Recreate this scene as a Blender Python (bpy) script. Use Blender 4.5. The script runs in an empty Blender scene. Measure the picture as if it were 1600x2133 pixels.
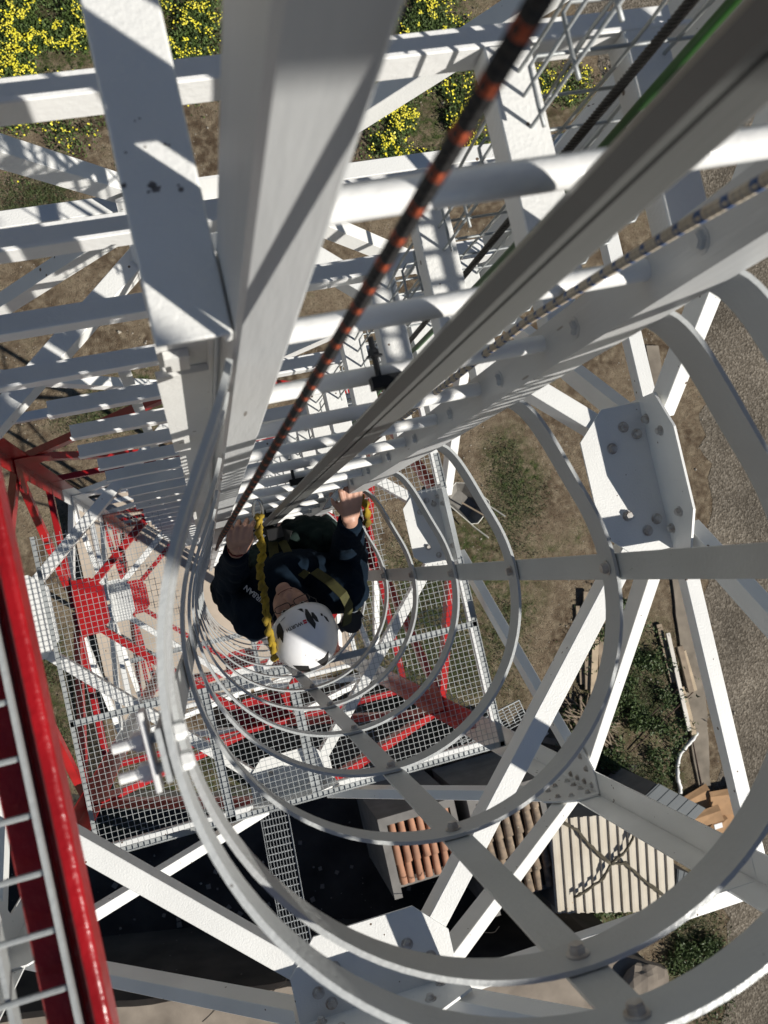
import bpy, bmesh, math, random
import numpy as np
from mathutils import Vector, Matrix, noise
random.seed(7); rng = np.random.default_rng(7)
SC = bpy.context.scene; COL = SC.collection
V = Vector
# ------------------------------------------------------------------ camera
CAMH = 18.0                                   # lens height above the ground
W0, H0, F0 = 1600, 2133, 1900.0               # photograph size and focal length in its pixels
def _basis():
    dn = V((434 - W0/2, -(1212 - H0/2), -F0)).normalized(); up = -dn
    e1 = (V((1, 0, 0)) - up*up.x).normalized(); e2 = up.cross(e1)
    r = V((800 - W0/2, -(620 - H0/2), -F0)); best = None
    for i in range(2401):
        th = -.6 + i*.0005; X = e1*math.cos(th) + e2*math.sin(th); p = r + X*10
        sx = p.x/-p.z*F0 - r.x; sy = -p.y/-p.z*F0 + r.y
        s = abs(sy/sx + .17)
        if best is None or s < best[0]: best = (s, X)
    X = best[1]; return X, up.cross(X), up
_X, _Y, _Z = _basis()                         # world axes in camera coordinates
MC = Matrix((_X, _Y, _Z))                     # camera -> world
def ray(px, py): return MC @ V((px - W0/2, -(py - H0/2), -F0))
def P(px, py, d):                             # point seen at a pixel, d metres below the lens
    r = ray(px, py); r = r*(d/-r.z); return V((r.x, r.y, CAMH - d))
def Z(d): return CAMH - d
cam = bpy.data.cameras.new('camera'); co = bpy.data.objects.new('camera', cam); COL.objects.link(co)
co.matrix_world = Matrix.Translation((0, 0, CAMH)) @ MC.to_4x4()
cam.sensor_fit = 'HORIZONTAL'; cam.sensor_width = 36; cam.lens = F0/W0*36
cam.clip_start = .02; cam.clip_end = 500
cam.dof.use_dof = True; cam.dof.focus_distance = 3.0; cam.dof.aperture_fstop = 12
SC.camera = co
# ------------------------------------------------------------------ world, sun, exposure
SUN_AZ = V((.72, -.69)).normalized(); SUN_EL = math.radians(37)
w = bpy.data.worlds.new('World'); SC.world = w; w.use_nodes = True
nt = w.node_tree; bg = nt.nodes['Background']; sky = nt.nodes.new('ShaderNodeTexSky')
sky.sky_type = 'NISHITA'; sky.dust_density = .1; sky.air_density = .8; sky.altitude = 1500; sky.sun_disc = False; sky.sun_elevation = SUN_EL
sky.sun_rotation = math.atan2(SUN_AZ.x, SUN_AZ.y)
nt.links.new(sky.outputs[0], bg.inputs[0]); bg.inputs[1].default_value = .05
sl = bpy.data.lights.new('sun', 'SUN'); sl.energy = 5.0; sl.angle = math.radians(.53); sl.color = (1, .955, .88)
so = bpy.data.objects.new('sun', sl); COL.objects.link(so)
sdir = V((SUN_AZ.x*math.cos(SUN_EL), SUN_AZ.y*math.cos(SUN_EL), math.sin(SUN_EL)))
so.rotation_euler = sdir.to_track_quat('Z', 'Y').to_euler(); so.location = (20, -20, 40)
SC.view_settings.view_transform = 'Standard'; SC.view_settings.look = 'None'
SC.view_settings.exposure = .4; SC.view_settings.gamma = 1
SC.cycles.max_bounces = 8; SC.cycles.diffuse_bounces = 3
# ------------------------------------------------------------------ materials
MATS = {}
def mat(name, col, rough=.5, metal=0, noise_amt=0, nscale=8, bump=0, bscale=60, col2=None, spots=0, spotcol=(.02,.02,.02), spotscale=70, coat=0, spec=.5, streak=False):
    if name in MATS: return MATS[name]
    m = bpy.data.materials.new(name); m.use_nodes = True; n = m.node_tree.nodes; l = m.node_tree.links
    b = n['Principled BSDF']; b.inputs['Base Color'].default_value = (*col, 1)
    b.inputs['Roughness'].default_value = rough; b.inputs['Metallic'].default_value = metal
    b.inputs['Specular IOR Level'].default_value = spec; b.inputs['Coat Weight'].default_value = coat
    tc = n.new('ShaderNodeTexCoord'); vec = tc.outputs['Object']; out = None
    if streak:
        mp = n.new('ShaderNodeMapping'); mp.inputs['Scale'].default_value = (1, 1, .12); l.new(vec, mp.inputs[0]); vec = mp.outputs[0]
    if noise_amt:
        t = n.new('ShaderNodeTexNoise'); t.inputs['Scale'].default_value = nscale; t.inputs['Detail'].default_value = 6
        l.new(vec, t.inputs[0])
        r = n.new('ShaderNodeMapRange'); r.inputs[1].default_value = .3; r.inputs[2].default_value = .7; l.new(t.outputs[0], r.inputs[0])
        mx = n.new('ShaderNodeMix'); mx.data_type = 'RGBA'
        c2 = col2 or tuple(c*(1 - noise_amt) for c in col)
        mx.inputs[6].default_value = (*c2, 1); mx.inputs[7].default_value = (*col, 1)
        l.new(r.outputs[0], mx.inputs[0]); out = mx.outputs[2]
    if spots:
        t = n.new('ShaderNodeTexVoronoi'); t.inputs['Scale'].default_value = spotscale; l.new(vec, t.inputs[0])
        t2 = n.new('ShaderNodeTexNoise'); t2.inputs['Scale'].default_value = 9; l.new(vec, t2.inputs[0])
        ad = n.new('ShaderNodeMath'); ad.operation = 'MULTIPLY_ADD'; ad.inputs[1].default_value = -.6; ad.inputs[2].default_value = spots + .19
        l.new(t2.outputs[0], ad.inputs[0])
        lt = n.new('ShaderNodeMath'); lt.operation = 'LESS_THAN'; l.new(t.outputs[0], lt.inputs[0]); l.new(ad.outputs[0], lt.inputs[1])
        mx = n.new('ShaderNodeMix'); mx.data_type = 'RGBA'; mx.inputs[6].default_value = (*col, 1); mx.inputs[7].default_value = (*spotcol, 1)
        if out: l.new(out, mx.inputs[6])
        l.new(lt.outputs[0], mx.inputs[0]); out = mx.outputs[2]
    if out: l.new(out, b.inputs['Base Color'])
    if bump:
        t = n.new('ShaderNodeTexNoise'); t.inputs['Scale'].default_value = bscale; t.inputs['Detail'].default_value = 4
        l.new(vec, t.inputs[0]); bp = n.new('ShaderNodeBump'); bp.inputs['Strength'].default_value = bump; bp.inputs['Distance'].default_value = .002
        l.new(t.outputs[0], bp.inputs['Height']); l.new(bp.outputs[0], b.inputs['Normal'])
    MATS[name] = m; return m
white = mat('white_paint', (.72,.72,.695), .38, 0, .10, 5, .5, 180, spots=.135, spotcol=(.12,.085,.06), spotscale=26)
whiteb = mat('white_gloss', (.72,.72,.705), .3, 0, .06, 6, .5, 90)
red = mat('red_paint', (.34,.009,.011), .35, 0, .35, 6, .4, 120)
redgloss = mat('red_chipped_gloss', (.30,.005,.008), .30, 0, .35, 12, .8, 90, spots=.165, spotcol=(.45,.42,.40), spotscale=22)
galv = mat('galvanised_steel', (.46,.48,.475), .48, .3, .40, 5, .4, 120)
galvd = mat('galvanised_dull', (.40,.42,.42), .5, .45, .35, 18, .4, 90)
alu = mat('aluminium_rail', (.19,.195,.19), .42, .6, .25, 6, .2, 200, streak=True)
alul = mat('aluminium_light', (.56,.57,.57), .42, .3, .30, 7, .5, 110, streak=True, spots=.115, spotcol=(.24,.22,.20), spotscale=48)
cage_m = mat('cage_grey_white', (.46,.475,.47), .38, .1, .12, 6, .4, 140, spots=.10, spotcol=(.15,.14,.13), spotscale=60)
steel = mat('bolt_steel', (.62,.62,.60), .42, .3, .5, 45, col2=(.33,.27,.22))
darksteel = mat('dark_steel', (.035,.037,.04), .4, .8, .4, 40)
black = mat('black_plastic', (.012,.012,.013), .4)
# ------------------------------------------------------------------ mesh helpers
class MB:
    def __init__(s): s.v = []; s.f = []
    def add(s, vs, fs):
        o = len(s.v); s.v += [tuple(v) for v in vs]; s.f += [tuple(i + o for i in f) for f in fs]; return s
    def prof(s, p0, p1, pts, u, v):          # sweep a closed 2D outline straight from p0 to p1
        p0 = V(p0); p1 = V(p1); n = len(pts)
        s.add([p0 + u*a + v*b for a, b in pts] + [p1 + u*a + v*b for a, b in pts],
              [(i, (i+1) % n, n + (i+1) % n, n + i) for i in range(n)] + [tuple(range(n))[::-1], tuple(range(n, 2*n))]); return s
    def frame(s, p0, p1, a, b):
        ax = (V(p1) - V(p0)).normalized(); a = V(a); a = (a - ax*a.dot(ax)).normalized()
        b = V(b); b = b - ax*b.dot(ax) - a*b.dot(a); return a, b.normalized()
    def angle(s, p0, p1, a, b, wa, wb, t):
        a, b = s.frame(p0, p1, a, b); c = t*.3
        return s.prof(p0, p1, [(c,0),(wa-c,0),(wa,c),(wa,t),(t,t),(t,wb),(c,wb),(0,wb-c),(0,c)], a, b)
    def rect(s, p0, p1, a, b, wa, wb, c=0):
        a, b = s.frame(p0, p1, a, b); x, y = wa/2, wb/2
        if c: q = [(x-c,-y),(x,-y+c),(x,y-c),(x-c,y),(-x+c,y),(-x,y-c),(-x,-y+c),(-x+c,-y)]
        else: q = [(x,-y),(x,y),(-x,y),(-x,-y)]
        return s.prof(p0, p1, q, a, b)
    def box(s, x0, x1, y0, y1, z0, z1, c=0):
        ym = (y0+y1)/2; zm = (z0+z1)/2
        return s.rect((x0,ym,zm), (x1,ym,zm), (0,1,0), (0,0,1), y1-y0, z1-z0, c)
    def tube(s, pts, r, n=8, cap=True):
        pts = [V(p) for p in pts]; rs = r if isinstance(r, (list, tuple)) else [r]*len(pts); vs = []; fs = []; up = None
        for i, p in enumerate(pts):
            t = (pts[min(i+1, len(pts)-1)] - pts[max(i-1, 0)]).normalized()
            if up is None: up = t.orthogonal().normalized()
            up = (up - t*up.dot(t)).normalized(); sd = t.cross(up)
            vs += [p + (up*math.cos(2*math.pi*k/n) + sd*math.sin(2*math.pi*k/n))*rs[i] for k in range(n)]
        for i in range(len(pts)-1):
            for k in range(n): fs.append((i*n+k, i*n+(k+1) % n, (i+1)*n+(k+1) % n, (i+1)*n+k))
        if cap: fs += [tuple(range(n))[::-1], tuple(range((len(pts)-1)*n, len(pts)*n))]
        return s.add(vs, fs)
    def ribbon(s, pts, h, t, nrm):           # flat bar along pts: h down, thickness t along outward normal
        n = len(pts); vs = []; fs = []
        for p, q in zip(pts, nrm):
            p = V(p); q = V(q); vs += [p, p + q*t, p + q*t - V((0,0,h)), p - V((0,0,h))]
        for i in range(n-1):
            for k in range(4): fs.append((4*i+k, 4*i+(k+1) % 4, 4*i+4+(k+1) % 4, 4*i+4+k))
        fs += [(3,2,1,0), (4*n-4, 4*n-3, 4*n-2, 4*n-1)]; return s.add(vs, fs)
    def poly(s, pts, thick):                 # flat plate: outline pts, thickness vector
        n = len(pts); t = V(thick)
        return s.add([V(p) for p in pts] + [V(p) + t for p in pts],
                     [tuple(range(n)), tuple(range(n, 2*n))[::-1]] + [((i+1) % n, i, n+i, n+(i+1) % n) for i in range(n)])
    def hexb(s, c, axis, r, h, washer=True):
        c = V(c); ax = V(axis).normalized(); u = ax.orthogonal().normalized(); v = ax.cross(u)
        if washer:
            s.prof(c, c + ax*h*.2, [(r*1.35*math.cos(k*math.pi/6), r*1.35*math.sin(k*math.pi/6)) for k in range(12)], u, v); c = c + ax*h*.2
        s.prof(c, c + ax*h*.75, [(r*math.cos(k*math.pi/3), r*math.sin(k*math.pi/3)) for k in range(6)], u, v)
        s.prof(c + ax*h*.75, c + ax*h, [(r*.8*math.cos(k*math.pi/3), r*.8*math.sin(k*math.pi/3)) for k in range(6)], u, v); return s
    def build(s, name, m, parent=None, smooth=False, bevel=0):
        me = bpy.data.meshes.new(name); me.from_pydata(s.v, [], s.f)
        bm = bmesh.new(); bm.from_mesh(me); bmesh.ops.recalc_face_normals(bm, faces=bm.faces); bm.to_mesh(me); bm.free()
        for mm in (m if isinstance(m, list) else [m]): me.materials.append(mm)
        if smooth:
            for p in me.polygons: p.use_smooth = True
            if smooth == 'angle':
                try: me.set_sharp_from_angle(angle=math.radians(40))
                except Exception: pass
        o = bpy.data.objects.new(name, me); COL.objects.link(o)
        if bevel:
            md = o.modifiers.new('bevel', 'BEVEL'); md.width = bevel; md.segments = 2; md.limit_method = 'ANGLE'
        if parent: attach(o, parent)
        return o
WORLD = {}
def attach(o, parent):
    o.parent = parent; o.matrix_parent_inverse = WORLD.get(parent.name, Matrix.Identity(4)).inverted()
def tag(o, label, cat, group=None, kind=None):
    if label: o['label'] = label
    if cat: o['category'] = cat
    if group: o['group'] = group
    if kind: o['kind'] = kind
    return o
def thing(name, label, cat, loc=(0,0,0), group=None):
    o = bpy.data.objects.new(name, None); COL.objects.link(o); o.location = loc; o.empty_display_size = .1
    WORLD[o.name] = Matrix.Translation(loc); return tag(o, label, cat, group)
def struct(o): o['kind'] = 'structure'; return o
UPV = V((0,0,1)); DN = V((0,0,-1)); XX = V((1,0,0)); YY = V((0,1,0))

# ================================================================== GROUND
def ellipse_mask(n, l, pos, items, soft=.25, warp=1.2, wscale=.6):
    tn = n.new('ShaderNodeTexNoise'); tn.inputs['Scale'].default_value = wscale; tn.inputs['Detail'].default_value = 6; l.new(pos, tn.inputs[0])
    sb = n.new('ShaderNodeVectorMath'); sb.operation = 'SUBTRACT'; l.new(tn.outputs['Color'], sb.inputs[0]); sb.inputs[1].default_value = (.5,.5,.5)
    sc = n.new('ShaderNodeVectorMath'); sc.operation = 'SCALE'; l.new(sb.outputs[0], sc.inputs[0]); sc.inputs['Scale'].default_value = warp*2
    ad = n.new('ShaderNodeVectorMath'); ad.operation = 'ADD'; l.new(pos, ad.inputs[0]); l.new(sc.outputs[0], ad.inputs[1])
    cur = None
    for (cx, cy, rx, ry) in items:
        s1 = n.new('ShaderNodeVectorMath'); s1.operation = 'SUBTRACT'; l.new(ad.outputs[0], s1.inputs[0]); s1.inputs[1].default_value = (cx, cy, 0)
        s2 = n.new('ShaderNodeVectorMath'); s2.operation = 'MULTIPLY'; l.new(s1.outputs[0], s2.inputs[0]); s2.inputs[1].default_value = (1/rx, 1/ry, 0)
        s3 = n.new('ShaderNodeVectorMath'); s3.operation = 'LENGTH'; l.new(s2.outputs[0], s3.inputs[0])
        mr = n.new('ShaderNodeMapRange'); mr.inputs[1].default_value = 1 + soft; mr.inputs[2].default_value = 1 - soft; l.new(s3.outputs['Value'], mr.inputs[0])
        if cur is None: cur = mr.outputs[0]
        else:
            mm = n.new('ShaderNodeMath'); mm.operation = 'MAXIMUM'; l.new(cur, mm.inputs[0]); l.new(mr.outputs[0], mm.inputs[1]); cur = mm.outputs[0]
    return cur
def gp(px, py): p = P(px, py, CAMH); return p
def ell(px, py, rx, ry): p = gp(px, py); k = CAMH/F0; return (p.x, p.y, rx*k, ry*k)
GRASS = [ell(1000,1160,90,120), ell(1300,1450,110,120), ell(1340,1620,80,60), ell(1450,2000,60,120), ell(1230,1900,70,40),
         ell(60,430,80,60), ell(900,1330,150,160), ell(400,1650,150,70), ell(1080,990,50,80), ell(260,850,110,40), ell(60,1500,80,200)]
FLOWER = [ell(70,90,190,150), ell(330,60,150,130), ell(890,30,130,80), ell(930,220,140,110), ell(1000,290,150,50), ell(1185,180,60,80), ell(40,1660,50,70)]
def ground_material():
    m = bpy.data.materials.new('soil_and_grass'); m.use_nodes = True; n = m.node_tree.nodes; l = m.node_tree.links; b = n['Principled BSDF']
    b.inputs['Roughness'].default_value = .95; b.inputs['Specular IOR Level'].default_value = .15
    g = n.new('ShaderNodeNewGeometry'); pos = g.outputs['Position']
    def nz(s, d=8, r=.6):
        t = n.new('ShaderNodeTexNoise'); t.inputs['Scale'].default_value = s; t.inputs['Detail'].default_value = d; t.inputs['Roughness'].default_value = r; l.new(pos, t.inputs[0]); return t.outputs[0]
    def mix(f, a, c):
        mx = n.new('ShaderNodeMix'); mx.data_type = 'RGBA'
        for k, q in ((6, a), (7, c)):
            if isinstance(q, tuple): mx.inputs[k].default_value = (*q, 1)
            else: l.new(q, mx.inputs[k])
        if isinstance(f, float): mx.inputs[0].default_value = f
        else: l.new(f, mx.inputs[0])
        return mx.outputs[2]
    def rng_(x, a, c):
        r = n.new('ShaderNodeMapRange'); r.inputs[1].default_value = a; r.inputs[2].default_value = c; l.new(x, r.inputs[0]); return r.outputs[0]
    soil = mix(rng_(nz(.9), .38, .62), (.095,.066,.042), (.235,.182,.122))
    soil = mix(rng_(nz(5.5, 10, .7), .45, .62), soil, (.29,.235,.16))
    soil = mix(rng_(nz(22, 8, .75), .50, .66), soil, (.045,.032,.022))
    vo = n.new('ShaderNodeTexVoronoi'); vo.inputs['Scale'].default_value = 14; l.new(pos, vo.inputs[0])
    st = rng_(vo.outputs[0], .16, .10)
    sel = n.new('ShaderNodeMath'); sel.operation = 'MULTIPLY'; l.new(st, sel.inputs[0]); l.new(rng_(nz(.7), .48, .56), sel.inputs[1])
    soil = mix(sel.outputs[0], soil, (.36,.32,.26))
    gm = ellipse_mask(n, l, pos, GRASS + FLOWER, .5, 1.4, .55)
    base = n.new('ShaderNodeMath'); base.operation = 'MAXIMUM'; l.new(gm, base.inputs[0]); l.new(rng_(nz(.45, 10, .7), .56, .68), base.inputs[1])
    fl = n.new('ShaderNodeMath'); fl.operation = 'MULTIPLY'; l.new(base.outputs[0], fl.inputs[0]); l.new(rng_(nz(6, 9, .75), .40, .58), fl.inputs[1])
    grass = mix(rng_(nz(18, 6, .7), .4, .6), (.020,.034,.010), (.075,.10,.030))
    c = mix(fl.outputs[0], soil, grass); l.new(c, b.inputs['Base Color'])
    bp = n.new('ShaderNodeBump'); bp.inputs['Strength'].default_value = 1; bp.inputs['Distance'].default_value = .05
    ad = n.new('ShaderNodeMath'); ad.operation = 'ADD'; l.new(nz(9, 10, .7), ad.inputs[0]); l.new(nz(40, 4, .7), ad.inputs[1])
    l.new(ad.outputs[0], bp.inputs['Height']); l.new(bp.outputs[0], b.inputs['Normal']); return m
def gravel_material(name, c1, c2, c3, sc=26):
    m = bpy.data.materials.new(name); m.use_nodes = True; n = m.node_tree.nodes; l = m.node_tree.links; b = n['Principled BSDF']
    b.inputs['Roughness'].default_value = .95; b.inputs['Specular IOR Level'].default_value = .2
    g = n.new('ShaderNodeNewGeometry'); vo = n.new('ShaderNodeTexVoronoi'); vo.inputs['Scale'].default_value = sc; l.new(g.outputs['Position'], vo.inputs[0])
    cr = n.new('ShaderNodeValToRGB'); sp = n.new('ShaderNodeSeparateColor'); l.new(vo.outputs['Color'], sp.inputs[0]); l.new(sp.outputs[0], cr.inputs[0])
    cr.color_ramp.elements[0].color = (*c1, 1); cr.color_ramp.elements[1].color = (*c3, 1); e = cr.color_ramp.elements.new(.55); e.color = (*c2, 1)
    t = n.new('ShaderNodeTexNoise'); t.inputs['Scale'].default_value = .8; t.inputs['Detail'].default_value = 8; l.new(g.outputs['Position'], t.inputs[0])
    mr = n.new('ShaderNodeMapRange'); mr.inputs[1].default_value = .3; mr.inputs[2].default_value = .7; mr.inputs[3].default_value = .62; mr.inputs[4].default_value = 1.12; l.new(t.outputs[0], mr.inputs[0])
    mx = n.new('ShaderNodeVectorMath'); mx.operation = 'SCALE'; l.new(cr.outputs[0], mx.inputs[0]); l.new(mr.outputs[0], mx.inputs['Scale']); l.new(mx.outputs[0], b.inputs['Base Color'])
    bp = n.new('ShaderNodeBump'); bp.inputs['Strength'].default_value = .8; bp.inputs['Distance'].default_value = .02; l.new(vo.outputs[0], bp.inputs['Height']); l.new(bp.outputs[0], b.inputs['Normal']); return m
def sheet(name, pts, z, m, thick=None, jitter=0):
    out = []
    for i, p in enumerate(pts):                # subdivide the edge and roughen it
        q = pts[(i+1) % len(pts)]; p = V((p[0], p[1], 0)); q = V((q[0], q[1], 0)); k = max(1, int((q-p).length/.25)) if jitter else 1
        for j in range(k):
            a = p.lerp(q, j/k); out.append((a.x + random.uniform(-1,1)*jitter, a.y + random.uniform(-1,1)*jitter, z))
    mb = MB()
    if thick: mb.poly(out, (0,0,-thick))
    else: mb.add(out, [tuple(range(len(out)))])
    o = mb.build(name, m)
    bm = bmesh.new(); bm.from_mesh(o.data); bmesh.ops.triangulate(bm, faces=bm.faces); bm.to_mesh(o.data); bm.free(); return o
struct(sheet('ground', [(-120,-120),(120,-120),(120,120),(-120,120)], 0, ground_material()))
G = lambda px, py: tuple(gp(px, py))[:2]
road_m = gravel_material('gravel', (.090,.076,.057), (.135,.115,.089), (.215,.188,.150), 26)
struct(sheet('gravel_road', [G(1130,-200), G(1290,250), G(1440,560), G(1475,1000), G(1478,1250), G(1500,1650), G(1520,1780), G(1500,2000), G(1530,2300), (60,-20), (60,40), (14,40)], .006, road_m, jitter=.16))
kerb_m = mat('old_concrete', (.235,.20,.155), .9, 0, .4, 3, 1, 40, col2=(.13,.11,.085))
conc_m = mat('cracked_concrete', (.25,.21,.165), .9, 0, .35, 2.2, 1, 30, col2=(.14,.115,.09))
struct(sheet('concrete_strip', [G(1395,1180), G(1455,1180), G(1478,1640), G(1505,1760), G(1475,1765), G(1440,1560)], .05, kerb_m, .05, .015))
struct(sheet('concrete_strip', [G(1345,720), G(1370,720), G(1385,825), G(1360,830)], .05, kerb_m, .05, .012))
pad_m = mat('beige_concrete', (.50,.415,.325), .85, 0, .22, 2, .8, 40, col2=(.36,.30,.235), spots=.13, spotcol=(.16,.13,.10), spotscale=5)
struct(sheet('tower_foundation', [(-2.2,-2.2),(2.4,-2.2),(2.4,2.0),(-2.2,2.0)], .25, pad_m, .25, .0))
shade_m = mat('painted_yard_shade', (.060,.054,.046), .9, 0, .5, 1.4, 1, 18, col2=(.016,.015,.013), spots=.13, spotcol=(.16,.15,.13), spotscale=6)  # deep yard shade put into the colour, far darker than the soil
struct(sheet('yard_shade_floor', [G(60,1660), G(640,1640), G(1150,1560), G(1330,1600), G(1160,1760), G(1150,1960), G(1290,1990), G(1000,2300), G(-200,2350), G(-100,1800)], .012, shade_m, jitter=.08))  # sheet outlined to the shaded area, its shade painted in

# ---- foliage stuff: leaves and flowers as small real faces
def scatter_faces(name, centres, size, m, tilt=.6, zlo=.02, zhi=.12, seg=4, aspect=1.0):
    n = len(centres); vs = np.zeros((n*seg, 3)); a0 = rng.uniform(0, 6.28, n); s = rng.uniform(.6, 1.25, n)*size
    tx = rng.normal(0, tilt, n); ty = rng.normal(0, tilt, n); zz = rng.uniform(zlo, zhi, n)
    for k in range(seg):
        a = a0 + 2*math.pi*k/seg; r = s*(aspect if k % 2 else 1)
        dx = np.cos(a)*r; dy = np.sin(a)*r
        vs[k::seg, 0] = centres[:,0] + dx; vs[k::seg, 1] = centres[:,1] + dy; vs[k::seg, 2] = np.maximum(zz + dx*tx + dy*ty, .003)
    fs = np.arange(n*seg).reshape(n, seg)
    me = bpy.data.meshes.new(name); me.from_pydata(vs.tolist(), [], fs.tolist()); me.materials.append(m)
    o = bpy.data.objects.new(name, me); COL.objects.link(o); return o
def pts_in(ells, n, clump=.5, cs=1.6, thr=.0):
    out = []; tot = sum(e[2]*e[3] for e in ells)
    for (cx, cy, rx, ry) in ells:
        k = int(n*rx*ry/tot)*3; a = rng.uniform(0, 6.283, k); r = np.sqrt(rng.uniform(0, 1, k))*(1 + rng.normal(0, .2, k))
        q = np.stack([cx + rx*r*np.cos(a), cy + ry*r*np.sin(a)], 1)
        keep = [noise.noise(V((p[0]*cs, p[1]*cs, 3.1))) + rng.normal(0, .12) > thr for p in q]
        out.append(q[np.array(keep)])
    q = np.concatenate(out); rng.shuffle(q); return q[:n]
FL2 = [(a + rng.normal(0,.5), b + rng.normal(0,.5), c*k, d*k) for a, b, c, d in FLOWER for k in (1, .75, 1.25)]
leaf_m = mat('leaf_green', (.080,.125,.020), .7, 0, .55, 9, col2=(.035,.062,.012))
leafl_m = mat('leaf_light', (.062,.10,.024), .6, 0, .4, 9)
petal_m = mat('yellow_petal', (.80,.72,.03), .5, 0, .15, 5, col2=(.75,.66,.08))
tag(scatter_faces('ground_leaves', pts_in(FL2, 60000, cs=1.3, thr=.0), .026, leaf_m, .8, .02, .20, 4, .5), 'low clover leaves under the yellow flowers', 'ground cover', kind='stuff')
fq = pts_in(FL2, 14000, cs=1.3, thr=.0); fq = fq[np.array([noise.noise(V((p[0]*4.5, p[1]*4.5, 7))) > -.02 + .25*noise.noise(V((p[0]*.8, p[1]*.8, 2))) for p in fq])][:6500]
tag(scatter_faces('flowers', fq, .0165, petal_m, .25, .20, .27, 6), 'bright yellow flowers scattered over the green patches', 'flowers', kind='stuff')
gq = pts_in([(a, b, c*1.25, d*1.25) for a, b, c, d in GRASS], 60000, cs=.9, thr=-.05)
tag(scatter_faces('grass', gq, .019, mat('grass_green', (.060,.085,.024), .8, 0, .6, 6, col2=(.030,.040,.014)), .8, .004, .04, 4, .3), 'short patchy grass growing through the bare soil', 'grass', kind='stuff')
gq = pts_in([ell(1300,1480,130,150), ell(1450,2000,70,120), ell(1230,1900,80,40), ell(1290,1330,80,100)], 13000, cs=2.0, thr=.05)
tag(scatter_faces('weeds', gq, .036, leafl_m, .9, .02, .22, 4, .35), 'taller green weeds around the timber and sheds', 'weeds', kind='stuff')
q = rng.uniform(-1, 1, (9000, 2))*np.array([15, 15]) + np.array([2, 0])
stone_m = mat('pebble', (.40,.36,.29), .9, 0, .4, 3)
mbs = MB()
for (x, y) in q:
    if noise.noise(V((x*.35, y*.35, 9))) < -.05: continue
    s = random.uniform(.008, .022)*(2 if random.random() < .05 else 1); a = random.random()*6
    vs = [(x + s*math.cos(a+k*1.257)*random.uniform(.7,1.1), y + s*math.sin(a+k*1.257)*random.uniform(.7,1.1), 0) for k in range(5)]
    mbs.add(vs + [(v[0]*.6 + x*.4, v[1]*.6 + y*.4, s*.8) for v in vs], [(5,6,7,8,9)] + [(k, (k+1) % 5, 5+(k+1) % 5, 5+k) for k in range(5)])
tag(mbs.build('pebbles', stone_m), 'small pale stones strewn over the soil', 'pebbles', kind='stuff')

# ================================================================== LATTICE TOWER
XR, XL, YB, YT = 1.48, -1.12, -1.32, 1.13
TW = thing('lattice_tower', 'red and white painted steel lattice tower seen from inside', 'tower', (.24,0,0))
def colr(d): return white if d < 5.8 else red if d < 8.75 else white if d < 12.0 else red
def T(x, y, d): return V((x, y, CAMH - d))
for (x, y, sx, sy) in ((XR,YB,-1,1), (XL,YB,1,1), (XL,YT,1,-1), (XR,YT,-1,-1)):
    for d0, d1 in ((-4, 5.8), (5.8, 8.75), (8.75, 12.0), (12.0, 17.78)):
        MB().angle(T(x,y,d0), T(x,y,d1), (sx,0,0), (0,sy,0), .115, .115, .010).build('leg', colr((d0+d1)/2), TW)
XM, YM = .225, .02
FACES = [((XR,YM), (0,1), (1,0), (YB-YM, YT-YM)), ((XM,YB), (1,0), (0,-1), (XL-XM, XR-XM)),
         ((XL,YM), (0,1), (-1,0), (YB-YM, YT-YM)), ((XM,YT), (1,0), (0,1), (XL-XM, XR-XM))]
NODE = [.0 + 2.7*k for k in range(6)]
for k, dn in enumerate(NODE):
    for fi, ((cx, cy), (tx, ty), (ox, oy), (e0, e1)) in enumerate(FACES):
        c = T(cx, cy, dn); out = V((ox, oy, 0)); tv = V((tx, ty, 0))
        for e in (e0, e1):
            s = 1 if e > 0 else -1
            for dj in (dn - 1.35, dn + 1.35):
                a = c + tv*s*.17 - out*.004 + UPV*(.06 if dj < dn else -.06); bpt = T(cx + tx*(e - s*.06), cy + ty*(e - s*.06), dj) - out*.004
                mid = (dn + dj)/2
                MB().angle(a, bpt, out, DN, .052, .075, .006).build('diagonal_brace', colr(mid), TW)
            MB().angle(c + tv*s*.02 - out*.012, c + tv*(e - s*.02) - out*.012, out, DN, .05, .05, .006).build('horizontal_girt', colr(dn), TW)
    mids = [T(f[0][0], f[0][1], dn) for f in FACES]
    for i, j in ((0,1), (1,2), (2,3), (3,0)):
        if k == 0 and j < 3: continue
        a, b = mids[i], mids[j]; dv = (b - a).normalized(); m_ = (a + b)/2 - T(XM, YM, dn); m_.z = 0
        MB().angle(a + dv*.16 + DN*.012, b - dv*.16 + DN*.012, m_, DN, .060, .085, .006).build('plan_brace', colr(dn), TW)
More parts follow.
